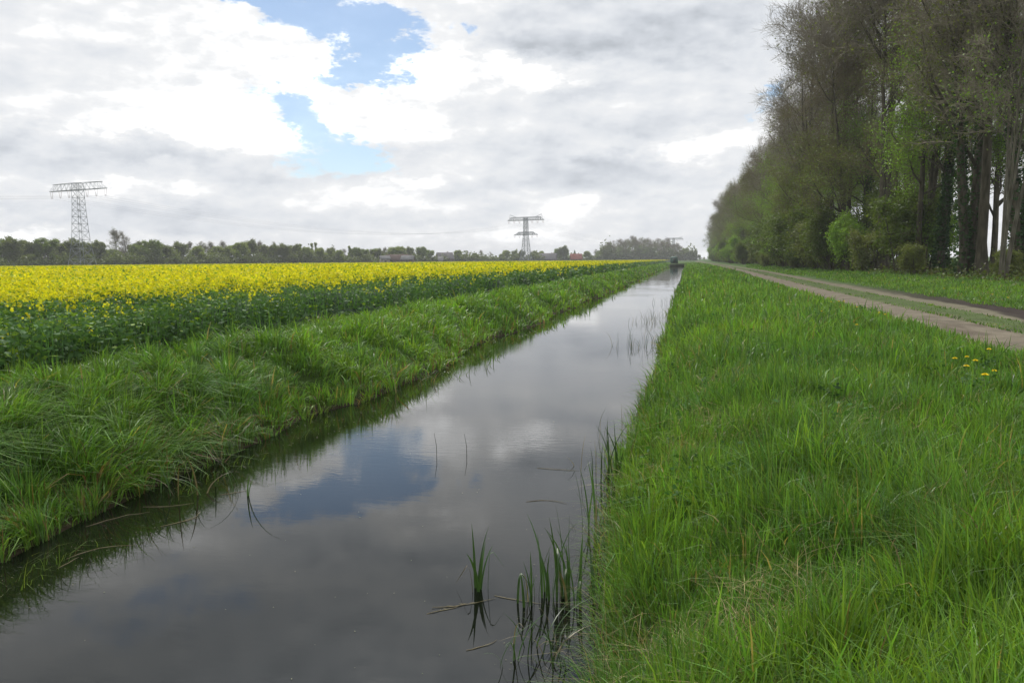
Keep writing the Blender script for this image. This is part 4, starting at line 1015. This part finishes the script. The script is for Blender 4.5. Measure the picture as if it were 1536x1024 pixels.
# thin bright rims where cloud meets the gap
lum = math_('MULTIPLY_ADD', math_('MULTIPLY', bm.outputs[0], math_('SUBTRACT', 1.0, bm.outputs[0])), .5, lum)
cr = node(nt, 'ShaderNodeValToRGB'); e = cr.color_ramp.elements
e[0].position = 0.0; e[0].color = (.42, .45, .49, 1); e[1].position = 1.0; e[1].color = (.79, .795, .80, 1)
for p_, c_ in ((.3, (.55, .58, .625)), (.55, (.655, .68, .715)), (.8, (.735, .75, .77))): q = e.new(p_); q.color = (*c_, 1)
Lk.new(lum, cr.inputs[0])
# the layer is thin and bright around the hidden sun, high above the picture
sd = Vector((math.sin(R(SUN_AZ)) * math.cos(R(SUN_EL)), math.cos(R(SUN_AZ)) * math.cos(R(SUN_EL)), math.sin(R(SUN_EL))))
dt = node(nt, 'ShaderNodeVectorMath', operation='DOT_PRODUCT'); Lk.new(dirv, dt.inputs[0]); dt.inputs[1].default_value = sd
gl = node(nt, 'ShaderNodeMapRange', interpolation_type='SMOOTHSTEP'); Lk.new(dt.outputs['Value'], gl.inputs['Value'])
gl.inputs['From Min'].default_value = .86; gl.inputs['From Max'].default_value = 1; gl.inputs['To Min'].default_value = 1.0; gl.inputs['To Max'].default_value = 3.0
bg1 = node(nt, 'ShaderNodeBackground'); Lk.new(cr.outputs[0], bg1.inputs[0]); 
hb = node(nt, 'ShaderNodeMapRange', interpolation_type='SMOOTHSTEP'); Lk.new(lum, hb.inputs['Value'])   # sunlit cloud tops outshine the white point
hb.inputs['From Min'].default_value = .84; hb.inputs['From Max'].default_value = 1.7; hb.inputs['To Min'].default_value = .98; hb.inputs['To Max'].default_value = 2.1
Lk.new(math_('MULTIPLY', gl.outputs[0], hb.outputs[0]), bg1.inputs[1])
bg2 = node(nt, 'ShaderNodeBackground'); Lk.new(sky.outputs[0], bg2.inputs[0]); bg2.inputs[1].default_value = .095
mxs = node(nt, 'ShaderNodeMixShader'); Lk.new(bm.outputs[0], mxs.inputs[0]); Lk.new(bg1.outputs[0], mxs.inputs[1]); Lk.new(bg2.outputs[0], mxs.inputs[2])
wo = node(nt, 'ShaderNodeOutputWorld'); Lk.new(mxs.outputs[0], wo.inputs[0])

hm = bpy.data.materials.new('haze'); hm.use_nodes = True; hn = hm.node_tree; hn.nodes.clear()
pv = hn.nodes.new('ShaderNodeVolumePrincipled'); pv.inputs['Density'].default_value = .00030; pv.inputs['Color'].default_value = (.93, .95, 1, 1)
ho = hn.nodes.new('ShaderNodeOutputMaterial'); hn.links.new(pv.outputs[0], ho.inputs['Volume'])
tag(MB().box(-1500, 1500, -420, 2400, -2.7, 40).build('haze', hm), 'thin even spring haze over the whole scene', 'haze', kind='stuff')
sl = bpy.data.lights.new('sun', 'SUN'); sl.energy = 2.4; sl.angle = R(12); sl.color = (1, .95, .87)
so = bpy.data.objects.new('sun', sl); COL.objects.link(so); so.rotation_euler = (-sd).to_track_quat('-Z', 'Y').to_euler(); so.location = (0, 0, 50)

SC.view_settings.view_transform = 'Standard'; SC.view_settings.look = 'None'; SC.view_settings.exposure = 0.28; SC.view_settings.gamma = 1
SC.cycles.max_bounces = 4; SC.cycles.diffuse_bounces = 2; SC.cycles.glossy_bounces = 2; SC.cycles.transmission_bounces = 3; SC.cycles.volume_bounces = 0
SC.cycles.use_denoising = True
